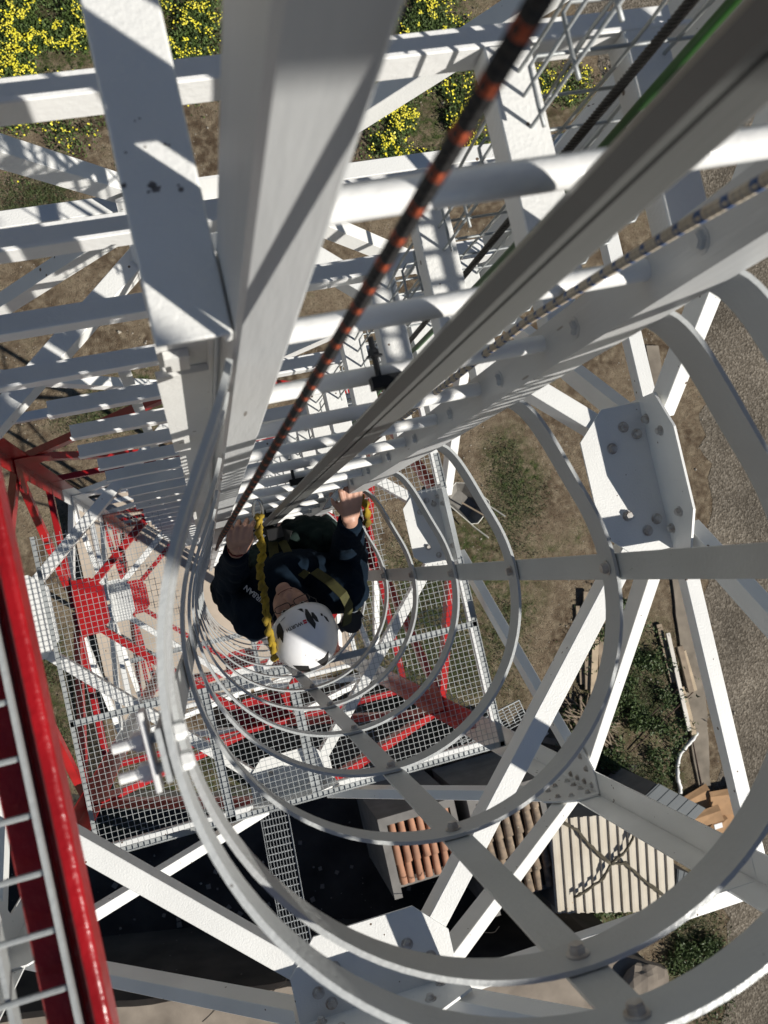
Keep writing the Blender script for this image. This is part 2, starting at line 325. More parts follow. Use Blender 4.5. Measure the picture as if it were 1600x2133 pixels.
# gusset plates at the mid-face nodes and the leg joints
def gusset(fi, dn, detail):
    (cx, cy), (tx, ty), (ox, oy), _ = FACES[fi]; out = V((ox, oy, 0)); tv = V((tx, ty, 0)); c = T(cx, cy, dn); m = colr(dn)
    o = [(-.24,.02), (-.24,.16), (-.15,.255), (.15,.255), (.24,.16), (.24,.02)]
    g = MB().poly([c + tv*a - out*b + DN*.004 for a, b in o], DN*.008).build('gusset_plate', m, TW)
    h = [(-.25,-.12), (-.19,-.19), (.19,-.19), (.25,-.12), (.25,.10), (.13,.17), (-.13,.17), (-.25,.10)]
    v = MB().poly([c + tv*a + UPV*(b + .0) - out*.019 for a, b in h], -out*.008).build('gusset_plate', m, TW)
    if detail:
        for a, b in ((-.17,.10), (-.11,.155), (.17,.10), (.11,.155), (-.14,.06), (.14,.06)):
            MB().hexb(c + tv*a - out*b + DN*.004, UPV, .0135, .014).build('bolt', steel, g)
        for a, b in ((-.18,.02), (-.20,-.05), (.18,.02), (.20,-.05), (-.13,.09), (.13,.09), (-.13,-.09), (.13,-.09)):
            MB().hexb(c + tv*a + UPV*b - out*.027, -out, .0125, .013).build('bolt', steel, v)
    return g
for k, dn in enumerate(NODE):
    for fi in range(4): gusset(fi, dn, (k == 1 and fi in (0,1)) or (k == 2 and fi in (0,1)))
for (x, y, sx, sy) in ((XR,YB,-1,1), (XL,YB,1,1), (XL,YT,1,-1), (XR,YT,-1,-1)):
    for k in range(6):
        d = 1.35 + 2.7*k
        for ax, n_ in ((V((sx,0,0)), V((0,sy,0))), (V((0,sy,0)), V((sx,0,0)))):
            p = T(x, y, d)
            o = [(.02,.17), (.13,.17), (.24,.06), (.24,-.06), (.13,-.17), (.02,-.17)]
            g = MB().poly([p + ax*a + UPV*b + n_*.0125 for a, b in o], n_*.008).build('leg_gusset', colr(d), TW)
            if k == 1 and sy > 0 and sx < 0:
                for a, b in ((.05,.12), (.05,.04), (.05,-.04), (.05,-.12), (.17,.06), (.17,-.06), (.12,.10), (.12,-.10)):
                    MB().hexb(p + ax*a + UPV*b + n_*.0205, n_, .011, .011).build('bolt', steel, g)

# ================================================================== CABLE RACK BEAMS (behind the ladder)
RK = thing('cable_rack', 'white steel rack of horizontal angle bars behind the ladder', 'rack', (.2,.56,0))
BD = [.98 + .405*k for k in range(30)]
for k, d in enumerate(BD):
    xe = -.62 if k < 4 else -.34 + random.uniform(-.02,.03)
    z = Z(d) - .055; mb = MB().angle((xe,.54,z), (.72,.54,z), (0,1,0), (0,0,1), .052, .05, .006)
    b = mb.build('rack_beam', whiteb if k < 8 else white, RK)
    if 2 < k < 12:
        for xb in (.21,): MB().hexb((xb,.575,z+.006), UPV, .010, .009).build('bolt', steel, b)
for k, d in enumerate(BD[:22]):
    for xb in (.44, .62):
        MB().angle((xb,.262,Z(d)-.002), (xb,.538,Z(d)-.002), XX, DN, .058, .045, .006).build('rack_bracket', white, RK)
for xb in (-.12,):
    MB().angle((xb,.628,Z(2.5)), (xb,.628,Z(14)), XX, YY, .035, .03, .004).build('rack_upright', white, RK)

# ================================================================== CAGED LADDER
LD = thing('caged_ladder', 'galvanised ladder with safety cage of flat hoops and straps', 'ladder', (.3,.2,0))
zt, zb = CAMH + .55, .3
def boxrail(x0, x1, y0, y1, name, m):
    c = .004; t = .005
    return MB().prof((0,0,zb), (0,0,zt), [(x0+c,y0),(x1-c,y0),(x1,y0+c),(x1,y1-c),(x1-c,y1),(x0+c,y1),(x0,y1-c),(x0,y0+c)], XX, YY).build(name, m, LD)
boxrail(.062, .112, .185, .262, 'rail', alul)
# right rail: open channel whose web faces the climber
ch = [(.498,.178),(.555,.178),(.555,.184),(.504,.184),(.504,.229),(.555,.229),(.555,.235),(.498,.235)]
MB().prof((0,0,zb), (0,0,zt), ch, XX, YY).build('rail', alul, LD)
RD = [.555 + .295*k for k in range(-2, 46)]
for k, d in enumerate(RD):
    MB().tube([(.108,.214,Z(d)), (.502,.214,Z(d))], .0117, 14).build('rung', whiteb, LD, smooth='angle')
for k in range(0, 22):
    d = .55 + .295*k
    MB().hexb((.4985,.206,Z(d)+.10), (-1,0,0), .0100, .007).build('rail_bolt', alul, LD)
# left white post: upper angle, lower plate
MB().angle((.0605,.188,Z(.72)), (.0605,.56,Z(.72)), (-1,0,0), DN, .0615, .024, .006).build('rail_bracket', white, LD, bevel=.0015)
BR = bpy.data.objects['rail_bracket']; WORLD['rail_bracket'] = Matrix.Identity(4)
rustm = mat('rust_mark', (.035,.028,.03), .9, 0, .6, 60, col2=(.20,.18,.17))
for px_, py_, sz in ((258,388,.0022), (316,384,.0030), (326,393,.0034), (377,393,.0020), (343,300,.0012), (262,318,.001), (303,306,.0008), (352,302,.0009), (310,400,.0012), (372,386,.001), (291,247,.0008), (281,252,.0006)):
    sz *= 1.25; c = P(px_, py_, .72); c.z = Z(.72) + .0004; mb = MB(); n_ = 11
    mb.poly([c + V((sz*random.uniform(.45,1.4)*math.cos(6.283*q/n_), sz*random.uniform(.35,1.2)*math.sin(6.283*q/n_), 0)) for q in range(n_)], (0,0,-.0003)); mb.build('rust_spot', rustm, BR)
MB().angle((.056,.245,Z(9)), (.056,.245,Z(.727)), (-1,0,0), (0,-1,0), .058, .016, .006).build('side_post', white, LD)
MB().box(-.008, .050, .230, .2385, Z(1.60), Z(1.02)).build('splice_plate', white, LD)
MB().box(.004, .030, .230, .2385, Z(1.0), Z(.94)).build('splice_plate', white, LD)
# cage
CX, CY, CR = .30, -.12, .355
def hoop_pts(r=CR):
    pts = []; nr = []
    a0, a1 = math.radians(20), math.radians(-200)
    def bez(p0, p1, p2, p3, n): return [p0*(1-t)**3 + p1*3*t*(1-t)**2 + p2*3*t*t*(1-t) + p3*t**3 for t in [q/n for q in range(n+1)]]
    c0 = V((CX + r*math.cos(a0), CY + r*math.sin(a0), 0)); p0 = V((.556, .178, 0)); d0 = V((math.sin(a0), -math.cos(a0), 0))
    pts += bez(p0, p0 + V((.034,-.022,0)), c0 - d0*.075, c0, 12)[:-1]
    for i in range(61):
        a = a0 + (a1 - a0)*i/60; pts.append(V((CX + r*math.cos(a), CY + r*math.sin(a), 0)))
    c1 = pts[-1].copy(); p1 = V((.0605, .182, 0)); d1 = V((-math.sin(a1)*-1, math.cos(a1)*-1, 0))
    pts += bez(c1, c1 + d1*.075, p1 - V((.020,.050,0)), p1, 12)[1:]
    for i in range(len(pts)):
        t = pts[min(i+1, len(pts)-1)] - pts[max(i-1, 0)]; nr.append(V((-t.y, t.x, 0)).normalized())
    return pts, nr
HP, HN = hoop_pts()
HD = [.812] + [.949 + .505*k for k in range(13)]
STRAP_A = [math.radians(a) for a in (-1, -91, 196)]
for k, d in enumerate(HD):
    h = .056
    rib = [p + V((0,0,Z(d) + h/2)) for p in HP]
    o = MB().ribbon(rib, h, .006, HN).build('hoop', cage_m, LD, smooth='angle')
    for a in STRAP_A[:2]:
        c = V((CX + (CR-.0005)*math.cos(a), CY + (CR-.0005)*math.sin(a), Z(d))); u = V((-math.cos(a), -math.sin(a), 0))
        if k < 10: MB().hexb(c, u, .0095, .010).build('bolt', steel, o)
clp = P(352, 1560, .812); STRAP_A[2] = math.atan2(clp.y - CY, clp.x - CX)
for a in STRAP_A:
    u = V((math.cos(a), math.sin(a), 0)); t = V((-u.y, u.x, 0)); c = V((CX, CY, 0)) + u*(CR + .0105)
    MB().rect(c + V((0,0,Z(7.2))), c + V((0,0,Z(.785))), t, u, .045, .005).build('strap', cage_m, LD)
# clamp with two long bolts on the uppermost visible hoop
cp = P(352, 1560, .812)
a = math.atan2(cp.y - CY, cp.x - CX); u = V((math.cos(a), math.sin(a), 0)); t = V((-u.y, u.x, 0)); cc = V((CX, CY, Z(.812))) + u*CR
MB().rect(cc + u*.022 - t*.038, cc + u*.022 + t*.030, u, UPV, .005, .036, .001).build('clamp_plate', whiteb, LD)
for s in (-.013, .013):
    q = cc + t*s; b = MB(); b.hexb(q - u*.001, -u, .0085, .010, False)
    b.tube([q + u*.006, q + u*.052], .0048, 10); b.hexb(q + u*.026, u, .0085, .010, False); b.build('clamp_bolt', whiteb, LD)

# fall arrest rail in the middle of the ladder
FA = thing('fall_arrest_rail', 'grey aluminium fall arrest rail running down the ladder centre', 'rail', (.27,.17,0))
sec = [(.233,.162),(.241,.152),(.2490,.152),(.2490,.156),(.2530,.156),(.2530,.152),(.281,.152),(.296,.159),(.296,.176),(.288,.190),(.268,.190)]
MB().prof((0,0,zb), (0,0,zt), sec, XX, YY).build('profile', alu, FA)
for k in range(16):
    if k > 9: break
    d = RD[4 + 4*k]
    c = MB().box(.250, .300, .1905, .206, Z(d) + .012, Z(d) + .032).build('rail_clamp', darksteel, FA)
    MB().tube([(.262,.206,Z(d)+.023), (.262,.258,Z(d)+.023)], .004, 8).hexb((.262,.232,Z(d)+.023), YY, .008, .009).build('clamp_bolt', darksteel, c)
# black spring clamp half way down the rack
p = P(745, 835, 2.55)

# ================================================================== CABLE BASKET + CABLES
BK = thing('cable_basket', 'vertical galvanised wire mesh cable basket beside the ladder', 'cable tray', (.63,.5,0))
mb = MB(); bx0, bx1, by0, by1 = .475, .80, .425, .505; wr = .0026
for x in (bx0, bx0+.065, bx0+.13, bx0+.195, bx0+.26, bx1):
    pts = [V((x + .004*math.sin(i*1.3 + x*40), by1 + .0, Z(-.2 + i*.1))) for i in range(0, 95)]
    mb.tube(pts, wr, 6)
for y in (by0+.012, by0+.05):
    for x in (bx0, bx1): mb.tube([(x, y, Z(-.2)), (x, y, Z(9.2))], wr, 6)
for i in range(0, 92):
    z = Z(-.15 + i*.1); mb.tube([(bx0,by0-.004,z), (bx0-.001,by0+.02,z), (bx0,by1-.012,z-.001), (bx0+.012,by1,z-.002), (bx1-.012,by1,z-.002), (bx1,by1-.012,z-.001), (bx1,by0+.006,z), (bx1-.008,by0-.002,z), (bx1-.022,by0-.004,z)], wr, 6)
mb.build('wire_mesh', galvd, BK, smooth=True)
rope_black = mat('greased_steel_rope', (.030,.028,.027), .45, .6, .4, 90)
# stranded steel rope
def rope_strands(name, p0, p1, R, r, n, pitch, m, parent, dmin=None):
    p0, p1 = V(p0), V(p1); L = (p1-p0).length; ax = (p1-p0).normalized(); u = ax.orthogonal().normalized(); v = ax.cross(u); mb = MB(); k = int(L/pitch*10)
    for s in range(n):
        pts = []
        for i in range(k+1):
            t = L*i/k; a = 2*math.pi*(t/pitch + s/n); pts.append(p0 + ax*t + (u*math.cos(a) + v*math.sin(a))*R)
        mb.tube(pts, r, 5, False)
    return mb.build(name, m, parent, smooth=True)
SR = rope_strands('steel_rope', (.575,.455,Z(-.1)), (.60,.46,Z(6)), .0038, .0026, 6, .045, rope_black, None); tag(SR, 'thick dark twisted steel rope hanging inside the wire basket', 'steel rope')
green_m = mat('green_sheath', (.018,.10,.012), .4, 0, .35, 5)
pts = [(.625 + .004*math.sin(i*.5), .452 + .006*math.sin(i*.33+1), Z(-.2 + i*.12)) for i in range(70)]
tag(MB().tube(pts, .0065, 12).build('cable', green_m, smooth=True), 'green insulated cable hanging inside the wire basket', 'cable')
pts = [(.735 + .006*math.sin(i*.45+2), .485, Z(-.2 + i*.12)) for i in range(70)]
tag(MB().tube(pts, .005, 10).build('cable', mat('grey_sheath', (.10,.10,.10), .45), smooth=True), 'thin dark grey cable beside the green one in the basket', 'cable')

# ================================================================== ROPES
def braid_mat(name, base, fleck, sc, stripes, thr=.55):
    m = bpy.data.materials.new(name); m.use_nodes = True; n = m.node_tree.nodes; l = m.node_tree.links; b = n['Principled BSDF']
    b.inputs['Roughness'].default_value = .85; uv = n.new('ShaderNodeUVMap'); sp = n.new('ShaderNodeSeparateXYZ'); l.new(uv.outputs[0], sp.inputs[0])
    def mth(op, a, c=None):
        q = n.new('ShaderNodeMath'); q.operation = op
        for i, x in enumerate((a, c)):
            if x is None: continue
            if isinstance(x, (int, float)): q.inputs[i].default_value = x
            else: l.new(x, q.inputs[i])
        return q.outputs[0]
    u, vv = sp.outputs[0], sp.outputs[1]
    # woven checker of helical strands
    h1 = mth('SINE', mth('ADD', mth('MULTIPLY', u, 6.2832*stripes), mth('MULTIPLY', vv, sc)))
    h2 = mth('SINE', mth('SUBTRACT', mth('MULTIPLY', u, 6.2832*stripes), mth('MULTIPLY', vv, sc)))
    prod = mth('MULTIPLY', h1, h2)
    band = mth('SINE', mth('MULTIPLY', vv, sc*.5))
    f = mth('MULTIPLY', mth('GREATER_THAN', band, thr), mth('GREATER_THAN', mth('ADD', h1, h2), -.55))
    mx = n.new('ShaderNodeMix'); mx.data_type = 'RGBA'; mx.inputs[6].default_value = (*base, 1); mx.inputs[7].default_value = (*fleck, 1); l.new(f, mx.inputs[0]); l.new(mx.outputs[2], b.inputs['Base Color'])
    bp = n.new('ShaderNodeBump'); bp.inputs['Distance'].default_value = .0012; bp.inputs['Strength'].default_value = 1; l.new(prod, bp.inputs['Height']); l.new(bp.outputs[0], b.inputs['Normal']); return m
def uvtube(name, pts, r, m, n=14):
    pts = [V(p) for p in pts]; mb = MB().tube(pts, r, n, False); me = bpy.data.meshes.new(name); me.from_pydata(mb.v, [], mb.f); me.materials.append(m)
    L = [0]
    for i in range(1, len(pts)): L.append(L[-1] + (pts[i]-pts[i-1]).length)
    uv = me.uv_layers.new(name='UVMap')
    for pi, p in enumerate(me.polygons):
        i, k = divmod(pi, n); co_ = [(k/n, L[i]), ((k+1)/n, L[i]), ((k+1)/n, L[i+1]), (k/n, L[i+1])]; p.use_smooth = True
        for j, li in enumerate(p.loop_indices): uv.data[li].uv = co_[j]
    o = bpy.data.objects.new(name, me); COL.objects.link(o); return o
def lerp_pts(a, b, n): return [V(a).lerp(V(b), i/n) for i in range(n+1)]
ra, rb = P(1118, 10, .27), P(463, 1116, 1.55)
top = ra + (ra - rb).normalized()*.25
bot = [rb, P(458,1126,1.9), P(454,1134,2.5), P(452,1140,3.2), P(450,1146,4.4)]
o = uvtube('climbing_rope', lerp_pts(top, ra, 4)[:-1] + lerp_pts(ra, rb, 30) + bot[1:], .0047, braid_mat('black_orange_braid', (.012,.011,.011), (.34,.060,.018), 400, 4, .68))
tag(o, 'black climbing rope with orange flecks running diagonally to the hand', 'rope')
wa = P(1600, 372, .50); wc = P(745, 945, 2.55); wtop = wa + (wa - P(1130, 648, .98)).normalized()*.3
mid = [P(1440, 462, .58), P(1250, 575, .76), P(1100, 668, .96), P(930, 800, 1.35), P(820, 885, 1.85), wc]
o = uvtube('accessory_rope', [wtop, wa] + mid + [P(690, 985, 2.9), P(640, 1030, 3.1), P(600, 1065, 3.6)], .0052, braid_mat('beige_blue_braid', (.42,.36,.28), (.05,.09,.20), 420, 4, .62))
tag(o, 'beige rope with blue flecks running along the right rail', 'rope')

# ================================================================== PLATFORM GRATINGS
def grating(name, label, group, x0, x1, y0, y1, d, holes=(), pitch=.03, m=galv, frame=galv, beams=(), th=.0023, hh=.006):
    t = thing(name, label, 'platform', ((x0+x1)/2, (y0+y1)/2, Z(d)), group); mb = MB()
    def spans(fixed, lo, hi, horiz):
        cuts = [(lo, hi)]
        for hx0, hx1, hy0, hy1 in holes:
            a, b, c, e = (hy0, hy1, hx0, hx1) if horiz else (hx0, hx1, hy0, hy1)
            if a < fixed < b:
                nc = []
                for s, f in cuts:
                    if e <= s or c >= f: nc.append((s, f))
                    else:
                        if c > s: nc.append((s, c))
                        if e < f: nc.append((e, f))
                cuts = nc
        return cuts
    y = y0
    while y <= y1 + 1e-6:
        for s, f in spans(y, x0, x1, True): mb.box(s, f, y-th/2, y+th/2, Z(d)-hh*.5, Z(d)-.001)
        y += pitch
    x = x0
    while x <= x1 + 1e-6:
        for s, f in spans(x, y0, y1, False): mb.box(x-th/2, x+th/2, s, f, Z(d)-hh, Z(d))
        x += pitch
    mb.build('grating', m, t)
    for (a, b, w_, col) in beams:
        MB().angle((*a, Z(d)-hh-.003), (*b, Z(d)-hh-.003), V((-(b[1]-a[1]), b[0]-a[0], 0)), DN, w_, w_*1.2, .006).build('support_beam', col, t)
    return t
grating('landing_platform', 'galvanised mesh landing with a ladder opening below the climber', 'grated platforms inside the tower', -.84, 1.41, -1.27, .43, 5.0,
        holes=[(-.16,.66,-.55,.50), (.98,1.5,-.18,.05), (1.0,1.5,.0,.22)],
        beams=[((-.84,-1.27),(1.41,-1.27),.03,galv), ((1.41,-1.27),(1.41,.43),.03,galv), ((-.84,-.58),(1.41,-.58),.035,galv), ((-.84,.43),(-.84,-1.27),.02,galv), ((-.17,-.58),(-.17,-1.27),.05,darksteel if False else galvd), ((.30,-.64),(.30,-1.24),.05,galvd)])
grating('landing_platform', 'second mesh landing far below, over the concrete base', 'grated platforms inside the tower', -.95, .95, -1.1, .95, 9.9,
        holes=[(-.10,.75,-.6,.95)], beams=[((-.95,-.65),(.95,-.65),.05,galvd), ((-.95,-1.1),(.95,-1.1),.05,galvd), ((.3,-.7),(.3,-1.1),.05,galvd)])
# upper platform edge at the photographer's feet
t = thing('upper_platform', 'close mesh platform with chipped red steel edge at left', 'platform', (-.4,-.2,Z(.83)), 'grated platforms inside the tower')
mb = MB()
for k in range(-26, 14): y = -.25 + k*.0475; mb.tube([(-.176,y,Z(.808)), (-.9,y,Z(.808))], .0026, 6)
for x in (-.2265, -.2765, -.326, -.376, -.426, -.476, -.526, -.576, -.626, -.676, -.726): mb.box(x-.002, x+.002, -1.5, .42, Z(.829), Z(.809))
mb.box(-.1785, -.1745, -1.5, .42, Z(.826), Z(.803)); mb.build('grating', galv, t)
for gx0, gx1, gy0, gy1 in ((.80,1.43,-1.27,.43), (-.14,.78,-1.27,-.62)):
    mb = MB(); x = gx0
    while x <= gx1 + 1e-6: mb.box(x-.002, x+.002, gy0, gy1, Z(.852), Z(.830)); x += .05
    y = gy0
    while y <= gy1 + 1e-6: mb.box(gx0, gx1, y-.002, y+.002, Z(.841), Z(.831)); y += .05
    mb.build('grating', galv, t)
MB().angle((.79,-1.27,Z(.86)), (.79,.43,Z(.86)), (1,0,0), UPV, .05, .055, .006).build('edge_angle', redgloss, t)
MB().angle((-.14,-.61,Z(.86)), (.79,-.61,Z(.86)), (0,-1,0), UPV, .05, .055, .006).build('edge_angle', redgloss, t)
MB().prof((0,-1.5,0), (0,.42,0), [(-.1545,Z(.800)),(-.151,Z(.803)),(-.151,Z(.836)),(-.207,Z(.836)),(-.207,Z(.831)),(-.156,Z(.831)),(-.156,Z(.806)),(-.163,Z(.806)),(-.165,Z(.803)),(-.163,Z(.800))], XX, UPV).build('edge_angle', redgloss, t, bevel=.0018)

# small fence-like side grating on the right and walkways over the yard
def walkway(label, a, b, d, wd, cell=.05):
    a = P(*a, d); b = P(*b, d); ax = (b-a).normalized(); sd = ax.cross(UPV).normalized(); L = (b-a).length
    t = thing('steel_walkway', label, 'walkway', (a+b)/2, 'narrow grated walkways'); mb = MB()
    n = int(wd/cell)
    for k in range(n+1): mb.rect(a + sd*(k*cell - wd/2), b + sd*(k*cell - wd/2), sd, UPV, .007, .03)
    for k in range(int(L/(cell*2.2))+1):
        p = a + ax*k*cell*2.2; mb.rect(p - sd*wd/2, p + sd*wd/2, ax, UPV, .014, .014)
    mb.build('grating', galvd, t)
    for s in (-1, 1): MB().rect(a + sd*s*(wd/2+.012), b + sd*s*(wd/2+.012), sd, UPV, .008, .07).build('side_plate', galvd, t)
walkway('long narrow grated walkway crossing the dark yard', (570,1690), (655,2160), 15.0, .42)
walkway('short narrow grated walkway right of the red leg', (960,1545), (1090,1478), 15.0, .34)

# ================================================================== YARD THINGS
rtile = [mat('terracotta_new', (.42,.21,.125), .85, 0, .5, 4, .8, 30, col2=(.25,.13,.08)), mat('terracotta_old', (.30,.22,.15), .9, 0, .5, 8, .8, 30, col2=(.12,.095,.07), spots=.17, spotcol=(.42,.38,.28), spotscale=16)]
block_m = mat('grey_block_wall', (.20,.19,.175), .9, 0, .3, 4, .8, 30)
def tiled_shed(label, px0, px1, py0, py1, d, tm, ncol, group):
    a = P(px0, py0, d); b = P(px1, py0, d); c = P(px0, py1, d); x0, x1 = a.x, b.x; y1 = a.y; y0 = c.y; h = Z(d)
    t = thing('tiled_shed', label, 'shed', ((x0+x1)/2, (y0+y1)/2, 0), group)
    MB().box(x0-.16, x0-.02, y0-.1, y1+.14, 0, h+.10).build('wall', block_m, t); MB().box(x0-.02, x1, y1, y1+.14, 0, h+.10).build('wall', block_m, t)
    MB().box(x1, x1+.1, y0-.1, y1+.14, 0, h-.02).build('wall', block_m, t)
    MB().box(x0-.02, x1, y0-.1, y0, 0, h-.35).build('wall', block_m, t)
    r = MB().add([(x0,y1,h-.06),(x1,y1,h-.06),(x1,y0,h-.30),(x0,y0,h-.30)], [(0,1,2,3)]).build('roof_deck', mat('roof_deck_dark', (.05,.038,.03), .95), t)
    pitch = (x1-x0)/ncol; rows = max(2, int((y1-y0)/.36))
    mb = MB()
    for i in range(ncol):
        xc = x0 + pitch*(i+.5)
        for j in range(rows):
            ya = y1 - (y1-y0)*j/rows + .03; yb = y1 - (y1-y0)*(j+1)/rows - .0; za = h - .24*j/rows; zb_ = h - .24*(j+1)/rows + .018
            vs = []; r0, r1 = pitch*.33, pitch*.42; jx = random.uniform(-.011,.011); jz = random.uniform(0,.022)
            for q, (yy, zz, rr) in enumerate(((ya, za, r0), (yb, zb_+jz, r1))):
                for s in range(9): an = math.pi*s/8; vs.append((xc + jx*(q+1) + rr*math.cos(an), yy, zz + rr*math.sin(an)*.9))
            mb.add(vs, [(s, s+1, 10+s, 9+s) for s in range(8)] + [tuple(range(9, 18))])
    mb.build('roof_tiles', tm, t, smooth='angle'); return t
tiled_shed('small shed roofed with clean orange clay tiles', 806, 945, 1716, 1862, 15.6, rtile[0], 7, 'tiled sheds in the yard')
tiled_shed('small shed roofed with old brown lichen-spotted tiles', 990, 1126, 1672, 1905, 15.6, rtile[1], 6, 'tiled sheds in the yard')
# cream corrugated shed
cream = mat('cream_sheet', (.53,.485,.40), .6, 0, .22, 1.6, .3, 30, col2=(.40,.35,.27), streak=False, spots=.10, spotcol=(.33,.17,.07), spotscale=9)
def corrugated(label, corners, d, m, pitch, depth, drop=.1, wallm=block_m, name='corrugated_shed'):
    a, b, c, e = [P(*q, d) for q in corners]     # top-left, top-right, bottom-right, bottom-left
    t = thing(name, label, 'shed', ((a+c)/2)[:2] + (0,)); L = (b-a).length; n = int(L/pitch); vs = []; fs = []
    prof_ = [(0,0),(.10,0),(.18,1),(.50,1),(.58,0)]
    us = [(i + f, hh) for i in range(n) for f, hh in prof_] + [(n, 0)]
    for u_, hh in us:
        for A, B, zz in ((a, b, 0), (e, c, -drop)):
            p = A.lerp(B, u_/n); p.z = Z(d) + zz + hh*depth; vs.append(p)
    for i in range(len(us)-1): fs.append((2*i, 2*i+2, 2*i+3, 2*i+1))
    r = MB().add(vs, fs).build('roof', m, t); sm = r.modifiers.new('solid', 'SOLIDIFY'); sm.thickness = .004
    ctr = (a+b+c+e)/4; q = []
    for p in (a, b, c, e): k = p.lerp(ctr, .05); q.append((k.x, k.y, Z(d) - drop - .02))
    MB().poly(q, (0,0,-(Z(d)-drop-.02))).build('wall', wallm, t); return t
corrugated('cream corrugated metal shed roof with old cable across it', [(1143,1706),(1398,1688),(1408,1898),(1158,1902)], 15.6, cream, .178, .035, drop=.001)
darkroof = mat('blue_grey_sheet', (.050,.062,.070), .5, .1, .2, 3)
corrugated('dark blue-grey corrugated lean-to beside the cardboard', [(1372,1632),(1470,1684),(1420,1745),(1318,1690)], 16.2, darkroof, .2, .008, name='lean_to')
corrugated('low dark slatted lean-to right of the cream shed', [(1412,1810),(1460,1830),(1440,1900),(1412,1880)], 16.6, darkroof, .12, .01, name='lean_to')
# panel screen between the sheds
a = P(1131, 1700, 16.2); b = P(1150, 1905, 16.2)
t = thing('panel_screen', 'beige concrete panel screen between tiles and cream roof', 'fence', ((a.x+b.x)/2, (a.y+b.y)/2, 0)); n = 7
for k in range(n):
    y0_ = b.y + (a.y-b.y)*k/n; MB().box(a.x-.03, b.x+.02, y0_+.008, y0_+(a.y-b.y)/n-.008, 0, Z(16.2)+.01*(k % 2)).build('panel', mat('beige_panel', (.36,.31,.24), .85, 0, .25, 4), t)
# old cables lying across the cream roof
vine = mat('dry_cable', (.10,.085,.055), .9, 0, .5, 12)
def wiggle(a, b, n, amp, z=.02):
    out = []
    for i in range(n+1): p = a.lerp(b, i/n); out.append(p + V((random.uniform(-amp,amp), random.uniform(-amp,amp), z + random.uniform(0,.01))))
    return out
z0 = 15.535
k1 = [P(1270,1800,z0), P(1225,1760,z0), P(1200,1730,z0), P(1165,1710,z0)]
mb = MB()
for seg in (k1, [P(1270,1800,z0), P(1300,1775,z0), P(1318,1745,z0), P(1322,1715,z0), P(1325,1695,z0)], [P(1270,1800,z0), P(1255,1830,z0), P(1225,1852,z0), P(1195,1870,z0)], [P(1270,1800,z0), P(1300,1798,z0), P(1340,1835,z0), P(1385,1868,z0)]):
    for off in (0, .015):
        pts = []
        for i in range(len(seg)-1): pts += wiggle(seg[i] + V((off,off,0)), seg[i+1] + V((off,off,0)), 6, .012)[:-1]
        mb.tube(pts + [seg[-1]], .021, 6)
tag(mb.build('old_cable', vine, smooth=True), 'frayed brown cable lying crosswise on the cream roof', 'cable')
# concrete building along the bottom, casting the yard shade
hz = 3.2; e0 = P(-300, 2170, CAMH - hz); e1 = P(1395, 2018, CAMH - hz)
yb_ = P(300, 2095, CAMH - hz).y
t = thing('concrete_building', 'low building with cracked beige concrete roof below the tower', 'building', (0, yb_-2, 0))
edge = [tuple(P(*q, CAMH - hz))[:2] for q in ((-700,2230),(-150,2150),(240,2100),(600,2058),(960,2050),(1180,2030),(1300,1992),(1392,2020),(1410,2400),(1000,2900),(-700,2700))]
r = sheet('roof', edge, hz, conc_m, .22, .02); r.parent = t; r.matrix_parent_inverse = WORLD[t.name].inverted()
MB().poly([(x*.985, y-.08, hz-.225) for i, (x, y) in enumerate(edge)], (0,0,-(hz-.225))).build('wall', shade_m, t)  # wall in shade, darkened with the same painted shade colour
mb = MB()
for s0 in ((-1.5,yb_-.5), (1.5,yb_-.35)):
    x, y = s0; pts = []
    for i in range(14): pts.append((x, y, hz+.002)); x += random.uniform(.04,.2); y += random.uniform(-.09,.07)
    MB().tube(pts, .006, 4).build('roof_crack', mat('crack_dark', (.03,.025,.02), 1), t)
# lump of broken concrete on the roof
def rock(name, c, r, m, label, cat, squash=.6, seed=0):
    bm = bmesh.new(); bmesh.ops.create_icosphere(bm, subdivisions=3, radius=1)
    for v in bm.verts:
        q = v.co.copy(); k = 1 + .35*noise.noise(q*1.3 + V((seed,0,0))) + .12*noise.noise(q*4 + V((seed,3,0))); v.co = V((q.x*r*k, q.y*r*k, max(q.z, -.3)*r*squash*k)) + V(c)
    me = bpy.data.meshes.new(name); bm.to_mesh(me); bm.free(); me.materials.append(m); o = bpy.data.objects.new(name, me); COL.objects.link(o); return tag(o, label, cat)
c = P(1340, 2060, CAMH-hz-.1); rock('rubble', c, .42, conc_m, 'broken lump of pale concrete on the low roof', 'rubble', .35, 4)
# timber
wood = [mat('weathered_plank', (.30,.235,.165), .85, 0, .4, 5, .7, 40, col2=(.17,.13,.09)), mat('pale_plank', (.47,.37,.25), .8, 0, .35, 5, .7, 40), mat('bright_batten', (.66,.62,.55), .8, 0, .2, 5)]
def plank(a, b, z, wd, th, m, label, group, bolt=True):
    a = gp(*a); b = gp(*b); a.z = b.z = z; ax = (b-a).normalized(); sd = ax.cross(UPV)
    o = MB().rect(a, b + V((0,0,random.uniform(-.01,.01))), sd, UPV, wd, th, .004).build('plank', m); return tag(o, label, 'plank', group)
PG = 'planks stacked left of the weeds'
plank((1203,1262), (1212,1425), .03, .12, .05, wood[0], 'lowest narrow plank at the left of the stack', PG)
plank((1218,1232), (1222,1435), .09, .15, .05, wood[0], 'longest grey plank of the left stack', PG)
plank((1236,1290), (1230,1445), .14, .14, .05, wood[1], 'tan plank lying in the middle of the left stack', PG)
plank((1243,1240), (1252,1425), .12, .18, .05, wood[0], 'wide weathered plank on the right side of the left stack', PG)
plank((1242,1385), (1275,1382), .05, .16, .05, wood[1], 'short board crossing under the left stack', PG)
